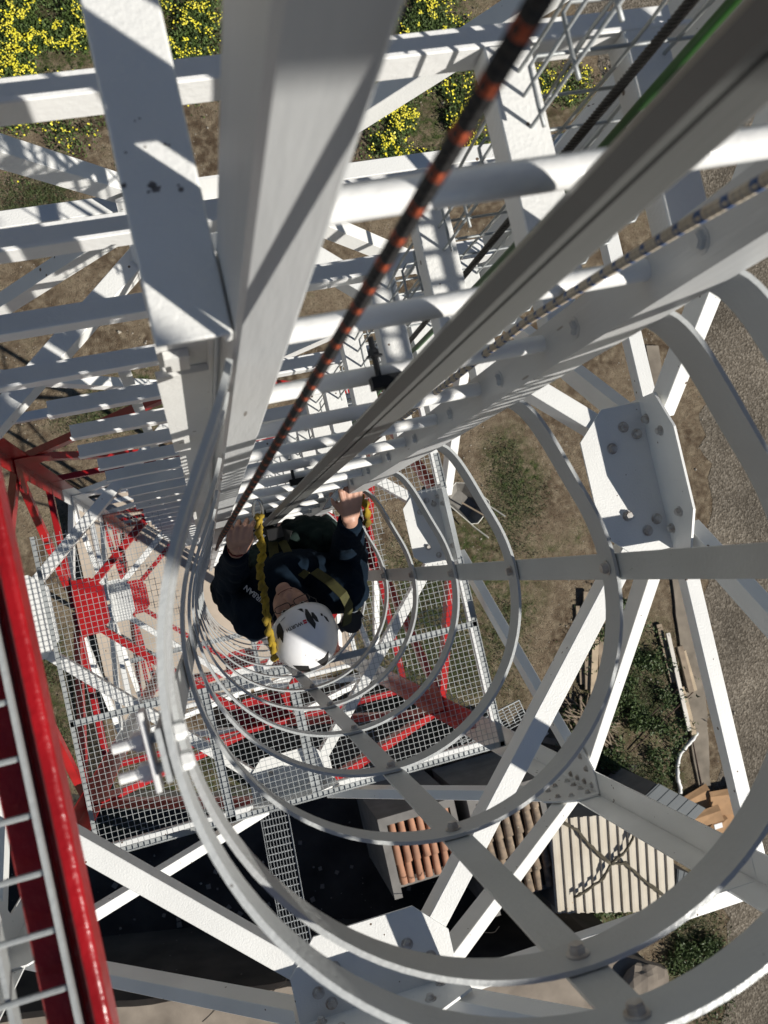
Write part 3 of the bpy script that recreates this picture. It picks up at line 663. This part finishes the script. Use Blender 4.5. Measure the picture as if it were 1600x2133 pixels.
PG = 'planks stacked beside the gravel road'
plank((1370,1300), (1400,1420), .04, .12, .05, wood[0], 'dark plank under the upper end of the roadside stack', PG)
plank((1385,1318), (1430,1520), .12, .09, .05, wood[2], 'long whitewashed batten of the roadside stack', PG)
plank((1408,1345), (1432,1440), .16, .13, .05, wood[0], 'brown plank in the middle of the roadside stack', PG)
plank((1420,1355), (1444,1438), .08, .09, .05, wood[1], 'narrow pale plank nearest the gravel road', PG)
plank((1415,1430), (1440,1528), .10, .12, .05, wood[1], 'pale plank at the lower end of the roadside stack', PG)
plank((1305,1315), (1330,1300), .10, .12, .04, wood[0], 'small offcut between the two plank stacks', 'timber offcuts')
plank((1105,1535), (1170,1548), .05, .13, .04, wood[0], 'short board beside the red leg foot', 'timber offcuts')
plank((1115,1498), (1135,1530), .09, .12, .04, wood[2], 'white painted offcut beside the grated walkway', 'timber offcuts')
# brush pile and rusty rods
mb = MB()
for k in range(60):
    a = gp(random.uniform(1165,1240), random.uniform(1440,1500)); b = gp(random.uniform(1190,1290), random.uniform(1490,1570)); a.z = random.uniform(.03,.3); b.z = random.uniform(.02,.2)
    mb.tube([a, a.lerp(b, .5) + V((random.uniform(-.05,.05), random.uniform(-.05,.05), .03)), b], random.uniform(.008,.018), 5)
tag(mb.build('brush_pile', mat('dry_stick', (.27,.21,.15), .9, 0, .4, 20)), 'tangled pile of dry sticks below the left plank stack', 'brush pile', kind='stuff')
rust = mat('rusty_rod', (.07,.04,.028), .8, .2, .4, 20)
for i, (a, b, lb) in enumerate((((1312,1565),(1438,1440),'upper rusty rod leaning across the weeds'), ((1318,1525),(1408,1432),'lower rusty rod lying parallel across the weeds'), ((1438,1440),(1405,1430),'short rusty rod joining the two long rods'), ((1441,1545),(1466,1672),'straight rusty rod lying along the concrete strip'), ((1355,1378),(1390,1374),'small rusty rod near the pale offcut'))):
    pa, pb = gp(*a), gp(*b); pa.z = .05; pb.z = .12 if i != 3 else .07
    tag(MB().tube([pa, pb], .013, 6).build('rod', rust), lb, 'rod', 'rusty rods')
hose = mat('white_hose', (.68,.68,.66), .5, 0, .3, 6)
hp = [(1448,1525),(1440,1538),(1425,1552),(1414,1570),(1408,1595),(1408,1620),(1413,1640),(1414,1655)]
pp = [gp(*q) + V((random.uniform(-.02,.02),0,.06 + random.uniform(0,.03))) for q in hp]
pts = []
for i in range(len(pp)-1): pts += [pp[i].lerp(pp[i+1], j/4) for j in range(4)]
tag(MB().tube(pts, [.045 + .008*math.sin(i*2.2) for i in range(len(pts))], 8).build('drain_hose', hose, smooth=True), 'crumpled white plastic hose curving over the bare soil', 'hose')
# cardboard
card = mat('cardboard', (.42,.25,.125), .85, 0, .25, 5, .3, 30)
CB = [((1445,1680),.85,.42,12,'large flattened cardboard box'), ((1500,1672),.62,.40,-8,'cardboard box at the top right'), ((1455,1702),.75,.2,2,'long narrow cardboard sheet'), ((1505,1700),.5,.35,35,'creased cardboard box below the others'), ((1498,1722),.4,.26,25,'small torn cardboard piece'), ((1540,1662),.4,.25,40,'cardboard flap touching the gravel')]
for i, (c, L, w_, ang, lb) in enumerate(CB):
    p = gp(*c); t = thing('cardboard_box', lb + ' of the heap', 'cardboard', (p.x, p.y, .02), 'heap of cardboard'); a = math.radians(ang); u = V((math.cos(a), math.sin(a), 0)); v = V((-math.sin(a), math.cos(a), 0)); z = .10 + .09*(i % 3)
    p = V((p.x, p.y, z)); MB().poly([p - u*L/2 - v*w_/2, p + u*L/2 - v*w_/2 + UPV*.05, p + u*L/2 + v*w_/2 + UPV*.03, p - u*L/2 + v*w_/2], DN*(z*.9)).build('box_body', card, t)
    MB().poly([p - u*L/2 + v*w_/2 + UPV*.004, p + u*L/2 + v*w_/2 + UPV*.034, p + u*L/2 + v*(w_/2+.12) - UPV*.02, p - u*L/2 + v*(w_/2+.1) - UPV*.03], DN*.006).build('box_flap', card, t)
p = gp(1480, 1712); tag(MB().box(p.x-.1, p.x+.08, p.y-.05, p.y+.05, .3, .33).build('paper_sheet', whiteb), 'small white sheet lying on the cardboard', 'paper')
# wheelbarrow
B0 = gp(962, 1050); t = thing('wheelbarrow', 'grey wheelbarrow with spade lying on the grass', 'wheelbarrow', (B0.x, B0.y, 0)); r = math.radians(-52)
u = V((math.cos(r), math.sin(r), 0)); v = V((-u.y, u.x, 0)); tray = mat('barrow_tray', (.20,.19,.17), .6, .3, .3, 8)
def bp(a, b, z): return B0 + u*a + v*b + UPV*z
o = [bp(-.42,-.18,.32), bp(-.42,.18,.32), bp(-.28,.28,.40), bp(.32,.30,.46), bp(.42,.2,.46), bp(.42,-.2,.46), bp(.32,-.30,.46), bp(-.28,-.28,.40)]
i_ = [bp(x*.7, y*.62, .14) for x, y in ((-.38,-.18),(-.38,.18),(-.26,.26),(.28,.26),(.34,.2),(.34,-.2),(.28,-.26),(-.26,-.26))]
tr = MB().add(o + i_, [(k, (k+1) % 8, 8+(k+1) % 8, 8+k) for k in range(8)] + [tuple(range(8, 16))]).build('tray', tray, t); tr.modifiers.new('s', 'SOLIDIFY').thickness = .006
MB().tube(o + [o[0]], .011, 6).build('tray_rim', mat('pale_tube', (.62,.60,.52), .5), t)
for s in (-1, 1): MB().tube([bp(-.62,.05*s,.2), bp(-.3,.17*s,.13), bp(.42,.27*s,.30), bp(.78,.28*s,.44)], .015, 7).build('handle', MATS['pale_tube'], t)
MB().tube([bp(-.62,-.035,.19), bp(-.62,.035,.19)], .17, 20).build('wheel', black, t)
tag(MB().tube([bp(-.1,-.1,.5), bp(.72,.05,.52)], .017, 7).build('spade_handle', wood[0]), 'wooden spade shaft lying across the wheelbarrow', 'spade handle')
# perforated angle in the dark yard
a = P(300, 1845, 17.6); b = P(488, 1922, 17.6); t = tag(MB().angle(a, b, (0,0,1), (0,-1,0), .05, .05, .004).build('steel_offcut', galvd), 'perforated grey angle bar lying in the dark yard', 'angle bar')
mb = MB()
for k in range(150):
    p = gp(random.gauss(520,110), random.gauss(1960,70)) if k < 100 else gp(random.uniform(200,1150), random.uniform(1700,1980)); s = random.uniform(.02,.07); a = random.random()*3
    mb.poly([p + V((s*math.cos(a+q), s*math.sin(a+q), .03)) for q in (0,1.4,2.9,4.6)], (0,0,-.02))
tag(mb.build('rubble_scatter', mat('pale_debris', (.22,.20,.17), .9)), 'scattered pale debris on the dark yard floor', 'debris', kind='stuff')

# ================================================================== THE CLIMBER
def capsule(mb, a, b, ra, rb, n=14):
    a, b = V(a), V(b); ax = (b-a); L = ax.length; ax = ax/L if L > 1e-6 else UPV.copy(); pts = []; rs = []
    for t in (-1, -.85, -.5): pts.append(a + ax*ra*t); rs.append(max(ra*math.sqrt(1-t*t), .0005))
    for t in (0, .33, .66, 1): pts.append(a.lerp(b, t)); rs.append(ra + (rb-ra)*t)
    for t in (.5, .85, 1): pts.append(b + ax*rb*t); rs.append(max(rb*math.sqrt(1-t*t), .0005))
    mb.tube(pts, rs, n)
def ellipsoid(mb, c, u, v, w_, n=20, m=14):
    c = V(c); vs = []; fs = []
    for i in range(m+1):
        th = math.pi*i/m
        for j in range(n): ph = 2*math.pi*j/n; vs.append(c + u*math.sin(th)*math.cos(ph) + v*math.sin(th)*math.sin(ph) + w_*math.cos(th))
    for i in range(m):
        for j in range(n): fs.append((i*n+j, i*n+(j+1) % n, (i+1)*n+(j+1) % n, (i+1)*n+j))
    mb.add(vs, fs)
def remesh(mb, name, m, voxel, smooth_it=4, parent=None, disp=0, dscale=.06, solid=None):
    o = mb.build(name + '_raw', m); r = o.modifiers.new('r', 'REMESH'); r.mode = 'VOXEL'; r.voxel_size = voxel; r.use_smooth_shade = True
    s = o.modifiers.new('s', 'SMOOTH'); s.iterations = smooth_it; s.factor = .6
    dg = bpy.context.evaluated_depsgraph_get(); me = bpy.data.meshes.new_from_object(o.evaluated_get(dg)); me.name = name
    bpy.data.objects.remove(o)
    if disp:
        for v in me.vertices:
            c = v.co; n1 = noise.noise(V((c.x, c.y, c.z*.6))/dscale); n2 = noise.noise(V((c.x+5, c.y, c.z))/(dscale*.4))
            v.co = c + v.normal*disp*(abs(n1)*2 - .7 + .3*n2)
    for p in me.polygons: p.use_smooth = True
    o = bpy.data.objects.new(name, me); COL.objects.link(o)
    if parent: attach(o, parent)
    return o
def D(x, y, d): return V((x, y, CAMH - d))
skin = mat('skin', (.44,.245,.175), .5, 0, .18, 25, .3, 120)
H = D(.262,-.197,3.10)                                   # head centre
yaw = math.radians(12); pitch = math.radians(50)
fh = V((-math.sin(yaw), math.cos(yaw), 0)); F = (fh*math.cos(pitch) + UPV*math.sin(pitch)).normalized(); U = (-fh*math.sin(pitch) + UPV*math.cos(pitch)).normalized(); R = F.cross(U).normalized()
sL, sR = P(532,1288,3.32), P(722,1232,3.28)          # shoulders (image left / right)
eL, eR = P(478,1232,3.55), P(724,1155,3.38)
wL, wR = P(494,1138,3.00), P(730,1080,3.02)
hipL, hipR = D(.21,-.03,3.90), D(.38,-.03,3.90); neck = D(.275,-.125,3.27)
kneeL, kneeR = D(.17,.06,4.28), D(.43,.05,4.22); footL, footR = D(.20,.10,4.70), D(.42,.10,4.66)
def body_core(mb, g):
    ellipsoid(mb, D(.295,-.06,3.42), V((.165+g,0,0)), V((0,.098+g,.02)), V((0,.03,.20+g)))
    ellipsoid(mb, D(.295,-.02,3.70), V((.145+g,0,0)), V((0,.105+g,0)), V((0,0,.20+g)))
    ellipsoid(mb, D(.295,-.03,3.90), V((.150+g,0,0)), V((0,.105+g,0)), V((0,0,.13+g)))
mb = MB(); body_core(mb, -.012)
capsule(mb, neck, H - U*.03 - F*.02, .056, .052)
# head
ellipsoid(mb, H + U*.02 - F*.01, R*.076, F*.096, U*.100); ellipsoid(mb, H + F*.030 - U*.045, R*.060, F*.066, U*.072)
ellipsoid(mb, H + F*.072 - U*.100, R*.026, F*.022, U*.018)                                      # chin
capsule(mb, H + F*.093 + U*.005, H + F*.117 - U*.030, .009, .014)                                # nose
for s in (-1, 1):
    ellipsoid(mb, H + F*.111 - U*.034 + R*s*.012, R*.008, F*.009, U*.007)                        # nostrils
    ellipsoid(mb, H + F*.068 - U*.030 + R*s*.036, R*.022, F*.020, U*.022)                        # cheeks
    ellipsoid(mb, H + F*.084 + U*.018 + R*s*.032, R*.022, F*.012, U*.008)                        # brows
    ellipsoid(mb, H - F*.005 - U*.015 + R*s*.080, R*.008, F*.018, U*.030)                        # ears
for s in (-1, 1): ellipsoid(mb, H + F*.095 - U*.0655 - UPV*0 + U*.005*s, R*.024, F*.007, U*.0045)  # lips
for S, E_, Wr in ((sL, eL, wL), (sR, eR, wR)):
    capsule(mb, S, E_, .050, .040); capsule(mb, E_, Wr, .040, .026)
for hp_, kn, ft in ((hipL, kneeL, footL), (hipR, kneeR, footR)): capsule(mb, hp_, kn, .080, .055); capsule(mb, kn, ft, .052, .038); capsule(mb, ft, ft + V((0,.12,-.03)), .036, .028)
# hands: palm, four fingers of two bends, thumb from the side
def hand(mb, wr, k, across, dirs, curl, lens=(.036,.041,.038,.030), r0=.0092, thumb=None):
    """wr wrist, k knuckle centre, across unit vector index->little, dirs finger direction, curl direction they bend to"""
    wr, k = V(wr), V(k); ax = (k-wr).normalized()
    for i in range(4):
        off = across*((i-1.5)*.0205); capsule(mb, wr + off*.55 + ax*.01, k + off - ax*.008, .0165, .0125)
        p = k + off; d1 = (dirs + across*(i-1.5)*.10).normalized(); L = lens[i]*1.05
        q = p + d1*L; d2 = (d1*.45 + curl*.9).normalized(); s_ = q + d2*L*.75; d3 = (curl*.8 - d1*.5).normalized(); e = s_ + d3*L*.55
        capsule(mb, p, q, r0*1.08, r0, 10); capsule(mb, q, s_, r0, r0*.9, 10); capsule(mb, s_, e, r0*.9, r0*.75, 10)
    if thumb:
        a, b, c = thumb; capsule(mb, a, b, .015, .0115); capsule(mb, b, c, .0115, .009)
kR = D(.507,.166,2.945)
hand(mb, wR, kR, V((.96,.18,-.1)).normalized(), V((.02,.75,.55)).normalized(), V((.05,.25,-1)).normalized(), thumb=(D(.478,.125,2.985), D(.452,.160,2.965), D(.446,.190,2.955)))
kL = D(.122,.115,2.93)
hand(mb, wL, kL, V((-.9,.12,-.3)).normalized(), V((.25,.75,.45)).normalized(), V((.3,.1,-1)).normalized(), thumb=(D(.128,.075,2.96), D(.158,.105,2.95), D(.165,.130,2.96)))
PERSON = remesh(mb, 'person', skin, .0042, 3)
tag(PERSON, 'person in dark jacket and white helmet climbing inside the ladder cage', 'person')
WORLD[PERSON.name] = Matrix.Identity(4)
navy = mat('navy_cloth', (.004,.0105,.020), .95, 0, .3, 12, .6, 400, spec=.12)
mb = MB(); body_core(mb, .012)
for S, E_, Wr in ((sL, eL, wL), (sR, eR, wR)):
    capsule(mb, S + (neck-S)*.35, S, .080, .082); capsule(mb, S, E_, .082, .074); capsule(mb, E_, E_.lerp(Wr, .5), .074, .060); capsule(mb, E_.lerp(Wr, .5), E_.lerp(Wr, .86), .060, .043)
capsule(mb, neck - UPV*.02, neck + UPV*.02, .074, .066)
remesh(mb, 'jacket', navy, .0075, 4, PERSON, .0075, .055)
for Wr, E_ in ((wL, eL), (wR, eR)):
    ax = (Wr-E_).normalized(); c = E_.lerp(Wr, .88); MB().tube([c - ax*.03, c - ax*.012, c + ax*.012, c + ax*.020, c + ax*.014], [.041,.044,.043,.037,.030], 22, False).build('cuff', navy, PERSON, smooth=True)
mb = MB()
for hp_, kn, ft in ((hipL, kneeL, footL), (hipR, kneeR, footR)): capsule(mb, hp_, kn, .098, .074); capsule(mb, kn, ft + UPV*.08, .074, .062)
ellipsoid(mb, D(.295,-.03,3.93), V((.168,0,0)), V((0,.125,0)), V((0,0,.12)))
remesh(mb, 'trousers', mat('dark_trousers', (.02,.022,.027), .9), .011, 4, PERSON, .008, .07)
for ft in (footL, footR):
    mb = MB(); capsule(mb, ft + UPV*.05, ft, .058, .050); capsule(mb, ft + V((0,-.03,-.03)), ft + V((0,.15,-.045)), .046, .040); remesh(mb, 'boot', black, .009, 3, PERSON)
# vest (dark green, hanging open on the chest)
vestm = mat('green_vest', (.014,.026,.023), .9, 0, .3, 9, .5, 300, spec=.15)
mb = MB()
ellipsoid(mb, P(632,1128,3.52), V((.165,0,0)), V((0,.095,.02)), V((0,.02,.17))); ellipsoid(mb, P(672,1140,3.45), V((.10,0,0)), V((0,.085,.02)), V((0,.02,.12))); ellipsoid(mb, D(.33,.045,3.62), V((.150,0,0)), V((0,.080,0)), V((0,0,.17)))
ellipsoid(mb, D(.20,.02,3.50), V((.055,0,0)), V((0,.075,0)), V((0,0,.18)))
remesh(mb, 'vest', vestm, .007, 3, PERSON, .012, .045)
ol = mat('olive_webbing', (.045,.043,.006), .85, 0, .3, 60, .6, 500); blk = mat('black_webbing', (.012,.012,.012), .8)
def webbing(pts, wd, m, nrm, name='harness_strap'):
    pts = [V(p) for p in pts]; mb = MB(); vs = []; fs = []
    fine = []
    for i in range(len(pts)-1): fine += [pts[i].lerp(pts[i+1], j/4) for j in range(4)]
    fine.append(pts[-1])
    for i, p in enumerate(fine):
        t = (fine[min(i+1, len(fine)-1)] - fine[max(i-1,0)]).normalized(); n_ = (V(nrm) - t*V(nrm).dot(t)).normalized(); s = t.cross(n_)
        vs += [p - s*wd/2, p + s*wd/2, p + s*wd/2 + n_*.004, p - s*wd/2 + n_*.004]
    for i in range(len(fine)-1):
        for k in range(4): fs.append((4*i+k, 4*i+(k+1) % 4, 4*i+4+(k+1) % 4, 4*i+4+k))
    mb.add(vs, fs + [(3,2,1,0), (len(vs)-4, len(vs)-3, len(vs)-2, len(vs)-1)]); return mb.build(name, m, PERSON, smooth='angle')
def pd(px, py, d): return P(px, py, d)
webbing([pd(568,1130,3.36), pd(572,1165,3.30), pd(576,1200,3.24)], .036, ol, (0,.2,1))
webbing([pd(588,1128,3.34), pd(602,1155,3.28), pd(616,1185,3.24), pd(640,1200,3.2)], .030, ol, (0,.2,1))
webbing([pd(655,1190,3.17), pd(688,1213,3.10), pd(714,1238,3.08), pd(726,1262,3.12), pd(722,1300,3.2)], .034, ol, (.3,-.1,1))
webbing([pd(545,1100,3.42), pd(575,1110,3.36), pd(605,1118,3.34)], .045, blk, (0,.3,1), 'chest_buckle_strap')
mb = MB(); c = pd(578,1112,3.33)
mb.box(c.x-.035, c.x+.02, c.y-.02, c.y+.025, c.z-.012, c.z+.012, .004); mb.build('buckle', black, PERSON)
# radio pouch / carabiner reel on the right hip side
c = pd(733,1298,3.2); mb = MB(); mb.tube([c, c + V((0,.0,-.035))], .036, 20); mb.tube([c + V((-.045,-.01,-.02)), c + V((.045,.02,-.02))], .018, 12); mb.build('gear_reel', black, PERSON)
# helmet: shell with vents and writing
helm = mat('helmet_shell', (.78,.78,.79), .22, 0, .06, 20, .15, 60, spots=.09, spotcol=(.25,.22,.2), spotscale=60, coat=.5)
HC = H + U*.042 - F*.024; HA, HB, HU = .114, .143, .112       # half width, half length, height
def hpt(az, el, k=1.0):                                      # az from front (F), el from rim
    ca, sa = math.cos(az), math.sin(az); ce, se = math.cos(el), math.sin(el)
    q = (abs(ce)**.9); rid = 1 + .018*math.cos(az*2)*se
    return HC + (R*sa*HA*q + F*ca*HB*q)*k*rid + U*se*HU*k
mb = MB(); n = 48; m_ = 16; vs = []; fs = []
for i in range(m_+1):
    el = -.16 + (math.pi/2 + .16)*i/m_
    for j in range(n):
        az = 2*math.pi*j/n; e2 = el - (.10*max(0, math.cos(az+math.pi)) if i == 0 else 0); vs.append(hpt(az, e2, 1.0 + (.02 if i == 0 else 0)))
for i in range(m_):
    for j in range(n): fs.append((i*n+j, i*n+(j+1) % n, (i+1)*n+(j+1) % n, (i+1)*n+j))
mb.add(vs, fs); hel = mb.build('helmet', helm, PERSON, smooth=True); sm = hel.modifiers.new('s', 'SOLIDIFY'); sm.thickness = .005; sm.offset = -1
WORLD['helmet'] = Matrix.Identity(4)
def decal(poly, m, name, k=1.012):
    pts = []
    for i_, p in enumerate(poly):
        q = poly[(i_+1) % len(poly)]; pts += [(p[0]+(q[0]-p[0])*t/4, p[1]+(q[1]-p[1])*t/4) for t in range(4)]
    ca = sum(p[0] for p in pts)/len(pts); ce = sum(p[1] for p in pts)/len(pts); n = len(pts); vs = [hpt(math.radians(ca), math.radians(ce), k)]; fs = []
    for rg in (.33, .66, 1.0): vs += [hpt(math.radians(ca+(a-ca)*rg), math.radians(ce+(e-ce)*rg), k) for a, e in pts]
    vs += [hpt(math.radians(a), math.radians(e), .98) for a, e in pts]
    for i_ in range(n):
        fs.append((0, 1+i_, 1+(i_+1) % n))
        for q in range(3): fs.append((1+q*n+i_, 1+q*n+(i_+1) % n, 1+(q+1)*n+(i_+1) % n, 1+(q+1)*n+i_))
    o = MB().add(vs, fs).build(name, m); attach_sub(o, hel); return o
def attach_sub(o, par): o.parent = par; o.matrix_parent_inverse = Matrix.Identity(4)
ventm = mat('vent_black', (.008,.008,.009), .6)
def onhelmet(p, k=1.014):                       # push a point on to the shell surface
    d = p - HC; x, y, z = d.dot(R)/HA, d.dot(F)/HB, d.dot(U)/HU; az = math.atan2(x, y); h = math.hypot(x, y); lo, hi = 0, math.pi/2
    for _ in range(30):
        e = (lo+hi)/2
        if math.sin(e)*h < z*math.cos(e)**.9: lo = e
        else: hi = e
    return hpt(az, lo, k)
def pixhel(px, py, k=1.014):                  # camera ray meets the shell: place a mark where the photograph has it
    o_ = V((0, 0, CAMH)); d_ = ray(px, py).normalized(); f = lambda v: V((v.dot(R)/HA, v.dot(F)/HB, v.dot(U)/HU))
    a_, b_ = f(o_ - HC), f(d_); A = b_.dot(b_); B = 2*a_.dot(b_); C = a_.dot(a_) - 1; t_ = (-B - math.sqrt(max(B*B - 4*A*C, 0)))/(2*A)
    return onhelmet(o_ + d_*t_, k)
def pvent(pp):
    pp = [(550 + x/8, 1200 + y/8) for x, y in pp]; pts = []
    for i_, p in enumerate(pp):
        q = pp[(i_+1) % len(pp)]; pts += [(p[0]+(q[0]-p[0])*t/4, p[1]+(q[1]-p[1])*t/4) for t in range(4)]
    cx = sum(p[0] for p in pts)/len(pts); cy = sum(p[1] for p in pts)/len(pts); n = len(pts); vs = [pixhel(cx, cy)]; fs = []
    for rg in (.33, .66, 1.0): vs += [pixhel(cx+(a-cx)*rg, cy+(e-cy)*rg) for a, e in pts]
    vs += [pixhel(a, e, .985) for a, e in pts]
    for i_ in range(n):
        fs.append((0, 1+i_, 1+(i_+1) % n))
        for q in range(3): fs.append((1+q*n+i_, 1+q*n+(i_+1) % n, 1+(q+1)*n+(i_+1) % n, 1+(q+1)*n+i_))
    attach_sub(MB().add(vs, fs).build('vent', ventm), hel)
def text_mesh(body, size):
    cu = bpy.data.curves.new('t', 'FONT'); cu.body = body; cu.size = size; cu.align_x = 'CENTER'; cu.align_y = 'CENTER'; cu.offset = size*.02; cu.extrude = 0; cu.resolution_u = 3
    o = bpy.data.objects.new('t', cu); COL.objects.link(o); dg = bpy.context.evaluated_depsgraph_get(); dg.update(); me = bpy.data.meshes.new_from_object(o.evaluated_get(dg)); bpy.data.objects.remove(o); return me
for pp in ([(685,552),(720,560),(778,650),(860,800),(845,890),(770,800),(715,740),(685,640)], [(785,610),(820,612),(880,690),(908,770),(870,760),(800,690)],
           [(545,535),(640,548),(660,602),(600,575)], [(240,745),(290,830),(335,930),(322,1110),(262,1010),(238,1050),(212,940),(218,850)], [(325,635),(305,700),(280,760),(266,715)],
           [(1070,1245),(1068,1350),(1020,1495),(950,1470),(885,1425),(1000,1350)], [(490,1482),(740,1490),(778,1585),(680,1590),(570,1550)],
           [(990,660),(1040,690),(1078,765),(1045,745)], [(940,625),(970,632),(978,668),(948,660)]): pvent(pp)
me = text_mesh('WURTH', .0165)
c0 = pixhel(613, 1306); nrm = (c0-HC).normalized(); tx = (R - nrm*R.dot(nrm)).normalized(); ty = nrm.cross(tx)
q_ = (pixhel(600,1312) - pixhel(626,1300)).normalized(); tx = (q_ - nrm*q_.dot(nrm)).normalized(); ty = nrm.cross(tx)                             # reads from the front of the wearer
for v in me.vertices: v.co = onhelmet(c0 + tx*v.co.x + ty*v.co.y)
me.materials.append(ventm); o = bpy.data.objects.new('lettering', me); COL.objects.link(o); attach_sub(o, hel)
for i, s in enumerate((0, 1)):
    a = c0 - tx*.040 + ty*(-.005 + .0075*s); q = [onhelmet(a + tx*x + ty*y) for x, y in ((-.006,-.003), (.006,-.003), (.006,.003), (-.006,.003))]
    attach_sub(MB().add(q, [(0,1,2,3)]).build('emblem_bar', mat('emblem_red', (.5,.01,.03), .5)), hel)
# glasses
gl = mat('glasses_frame', (.01,.01,.01), .3); lens = mat('lens', (.9,.9,.9), .05); lens.node_tree.nodes['Principled BSDF'].inputs['Transmission Weight'].default_value = 1
gf = MB()
for s in (-1, 1):
    c = H + F*.112 + U*.006 + R*s*.034
    sg = lambda v_: math.copysign(abs(v_)**.5, v_); loop = [c + R*.026*sg(math.cos(a)) + U*.014*sg(math.sin(a)) for a in [2*math.pi*k/24 for k in range(25)]]; gf.tube(loop, .0016, 6)
    gf.tube([c + R*s*.027, H + F*.09 + U*.012 + R*s*.078, H + R*s*.082 + U*.0], .0018, 6)
gf.tube([H + F*.114 + U*.012 - R*.008, H + F*.118 + U*.014, H + F*.114 + U*.012 + R*.008], .0016, 6)
gf.build('glasses', gl, PERSON)
# dark mouth line and eyes
mb = MB(); pts = [H + F*(.1025 - .012*abs(t)**2) - U*(.0655 + .004*t*t) + R*t*.026 for t in (-1,-.5,0,.5,1)]
mb.tube(pts, .0016, 6); mb.build('mouth_line', mat('mouth_dark', (.12,.03,.025), .6), PERSON)
for s in (-1, 1):
    mb = MB(); ellipsoid(mb, H + F*.083 + U*.004 + R*s*.032, R*.013, F*.010, U*.009); e = mb.build('eye', mat('eye_white', (.6,.58,.55), .2), PERSON, smooth=True)
    mb = MB(); ellipsoid(mb, H + F*.091 + U*.005 + R*s*.032, R*.0055, F*.003, U*.0055); WORLD[e.name] = Matrix.Identity(4); mb.build('iris', mat('iris_dark', (.05,.03,.02), .2), e, smooth=True)
# lettering on the chest
me = text_mesh('URBAN', .026); c0 = pd(530,1238,3.21)
rot = math.radians(200); tx = V((math.cos(math.radians(128)), math.sin(math.radians(128)), 0)); ty = V((-tx.y, tx.x, 0))
for v in me.vertices: v.co = c0 + tx*v.co.x + ty*v.co.y + UPV*(.006 - .5*abs(v.co.x)**2)
me.materials.append(mat('grey_print', (.42,.45,.47), .7)); o = bpy.data.objects.new('lettering', me); COL.objects.link(o); attach(o, PERSON)
# wrist bracelet on the image-left arm
ax = (wL-eL).normalized(); c = eL.lerp(wL, .97); uu = ax.orthogonal().normalized(); vv = ax.cross(uu)
MB().tube([c + (uu*math.cos(k*.524) + vv*math.sin(k*.524))*.0295 for k in range(13)], .0028, 6, False).build('bracelet', mat('red_cord', (.16,.02,.015), .7), PERSON, smooth=True)
# yellow shock-absorbing lanyard, twisted, with connector
yel = mat('yellow_webbing', (.30,.20,.004), .85, 0, .45, 22, .8, 200, col2=(.10,.065,.003))
pth = [(540,1072,2.78), (541,1110,2.80), (546,1150,2.84), (541,1185,2.86), (548,1225,2.88), (553,1265,2.90), (560,1310,2.95), (568,1352,3.05), (574,1372,3.2)]
fine = []
for i in range(len(pth)-1):
    a, b = P(*pth[i]), P(*pth[i+1]); fine += [a.lerp(b, j/9) for j in range(9)]
fine.append(P(*pth[-1]))
mb = MB(); vs = []; fs = []
L = 0
for s in range(2):
    pts = []; rad = []
    for i, p in enumerate(fine):
        t = (fine[min(i+1, len(fine)-1)] - fine[max(i-1,0)]).normalized(); u_ = t.cross(UPV).normalized(); w_ = t.cross(u_); a = i*.62 + s*math.pi
        pts.append(p + (u_*math.cos(a) + w_*math.sin(a))*.0056); rad.append(.0070 + .0030*math.sin(i*.9 + s*2) + .0022*math.sin(i*2.3) + .002*random.random())
    mb.tube(pts, rad, 9)
LY = mb.build('lanyard', yel, smooth=True); tag(LY, 'twisted yellow shock-absorbing lanyard hanging from a steel hook', 'lanyard')
hk = mat('hook_metal', (.45,.46,.47), .25, .9)
lp = []
c = P(536, 1045, 2.74); e = P(538, 1082, 2.80); ax = (e-c); sd = ax.cross(UPV).normalized()*.014
for k in range(21): a = 2*math.pi*k/20; lp.append((c+e)/2 + ax*.62*math.cos(a)*1.0 + sd*math.sin(a))
WORLD[LY.name] = Matrix.Identity(4)
MB().tube(lp, .0052, 8, False).build('snap_hook', hk, LY, smooth=True)
pth = [(748,1032,3.0),(762,1050,3.05),(766,1080,3.12),(764,1100,3.2)]
mb = MB(); pts = []; 
for i in range(len(pth)-1): a, b = P(*pth[i]), P(*pth[i+1]); pts += [a.lerp(b, j/5) for j in range(5)]
mb.tube(pts, [.011 + .005*math.sin(i*1.7) for i in range(len(pts))], 9); tag(mb.build('lanyard', yel, smooth=True), 'second yellow lanyard trailing behind the right forearm', 'lanyard')
# aluminium grab tool held at the right hand
c = P(676, 1058, 3.0); e = P(712, 1012, 2.92); ax = (e-c).normalized(); sd = ax.cross(UPV).normalized(); mb = MB()
mb.poly([c - ax*.02 - sd*.004, c + sd*.014 + ax*.01, c + sd*.016 + ax*.05, e + sd*.008, e - sd*.006, c - sd*.010 + ax*.04], UPV*.016)
tag(mb.build('rope_grab', hk, bevel=.003), 'flat metal rope grab hanging beside the right hand', 'rope grab')
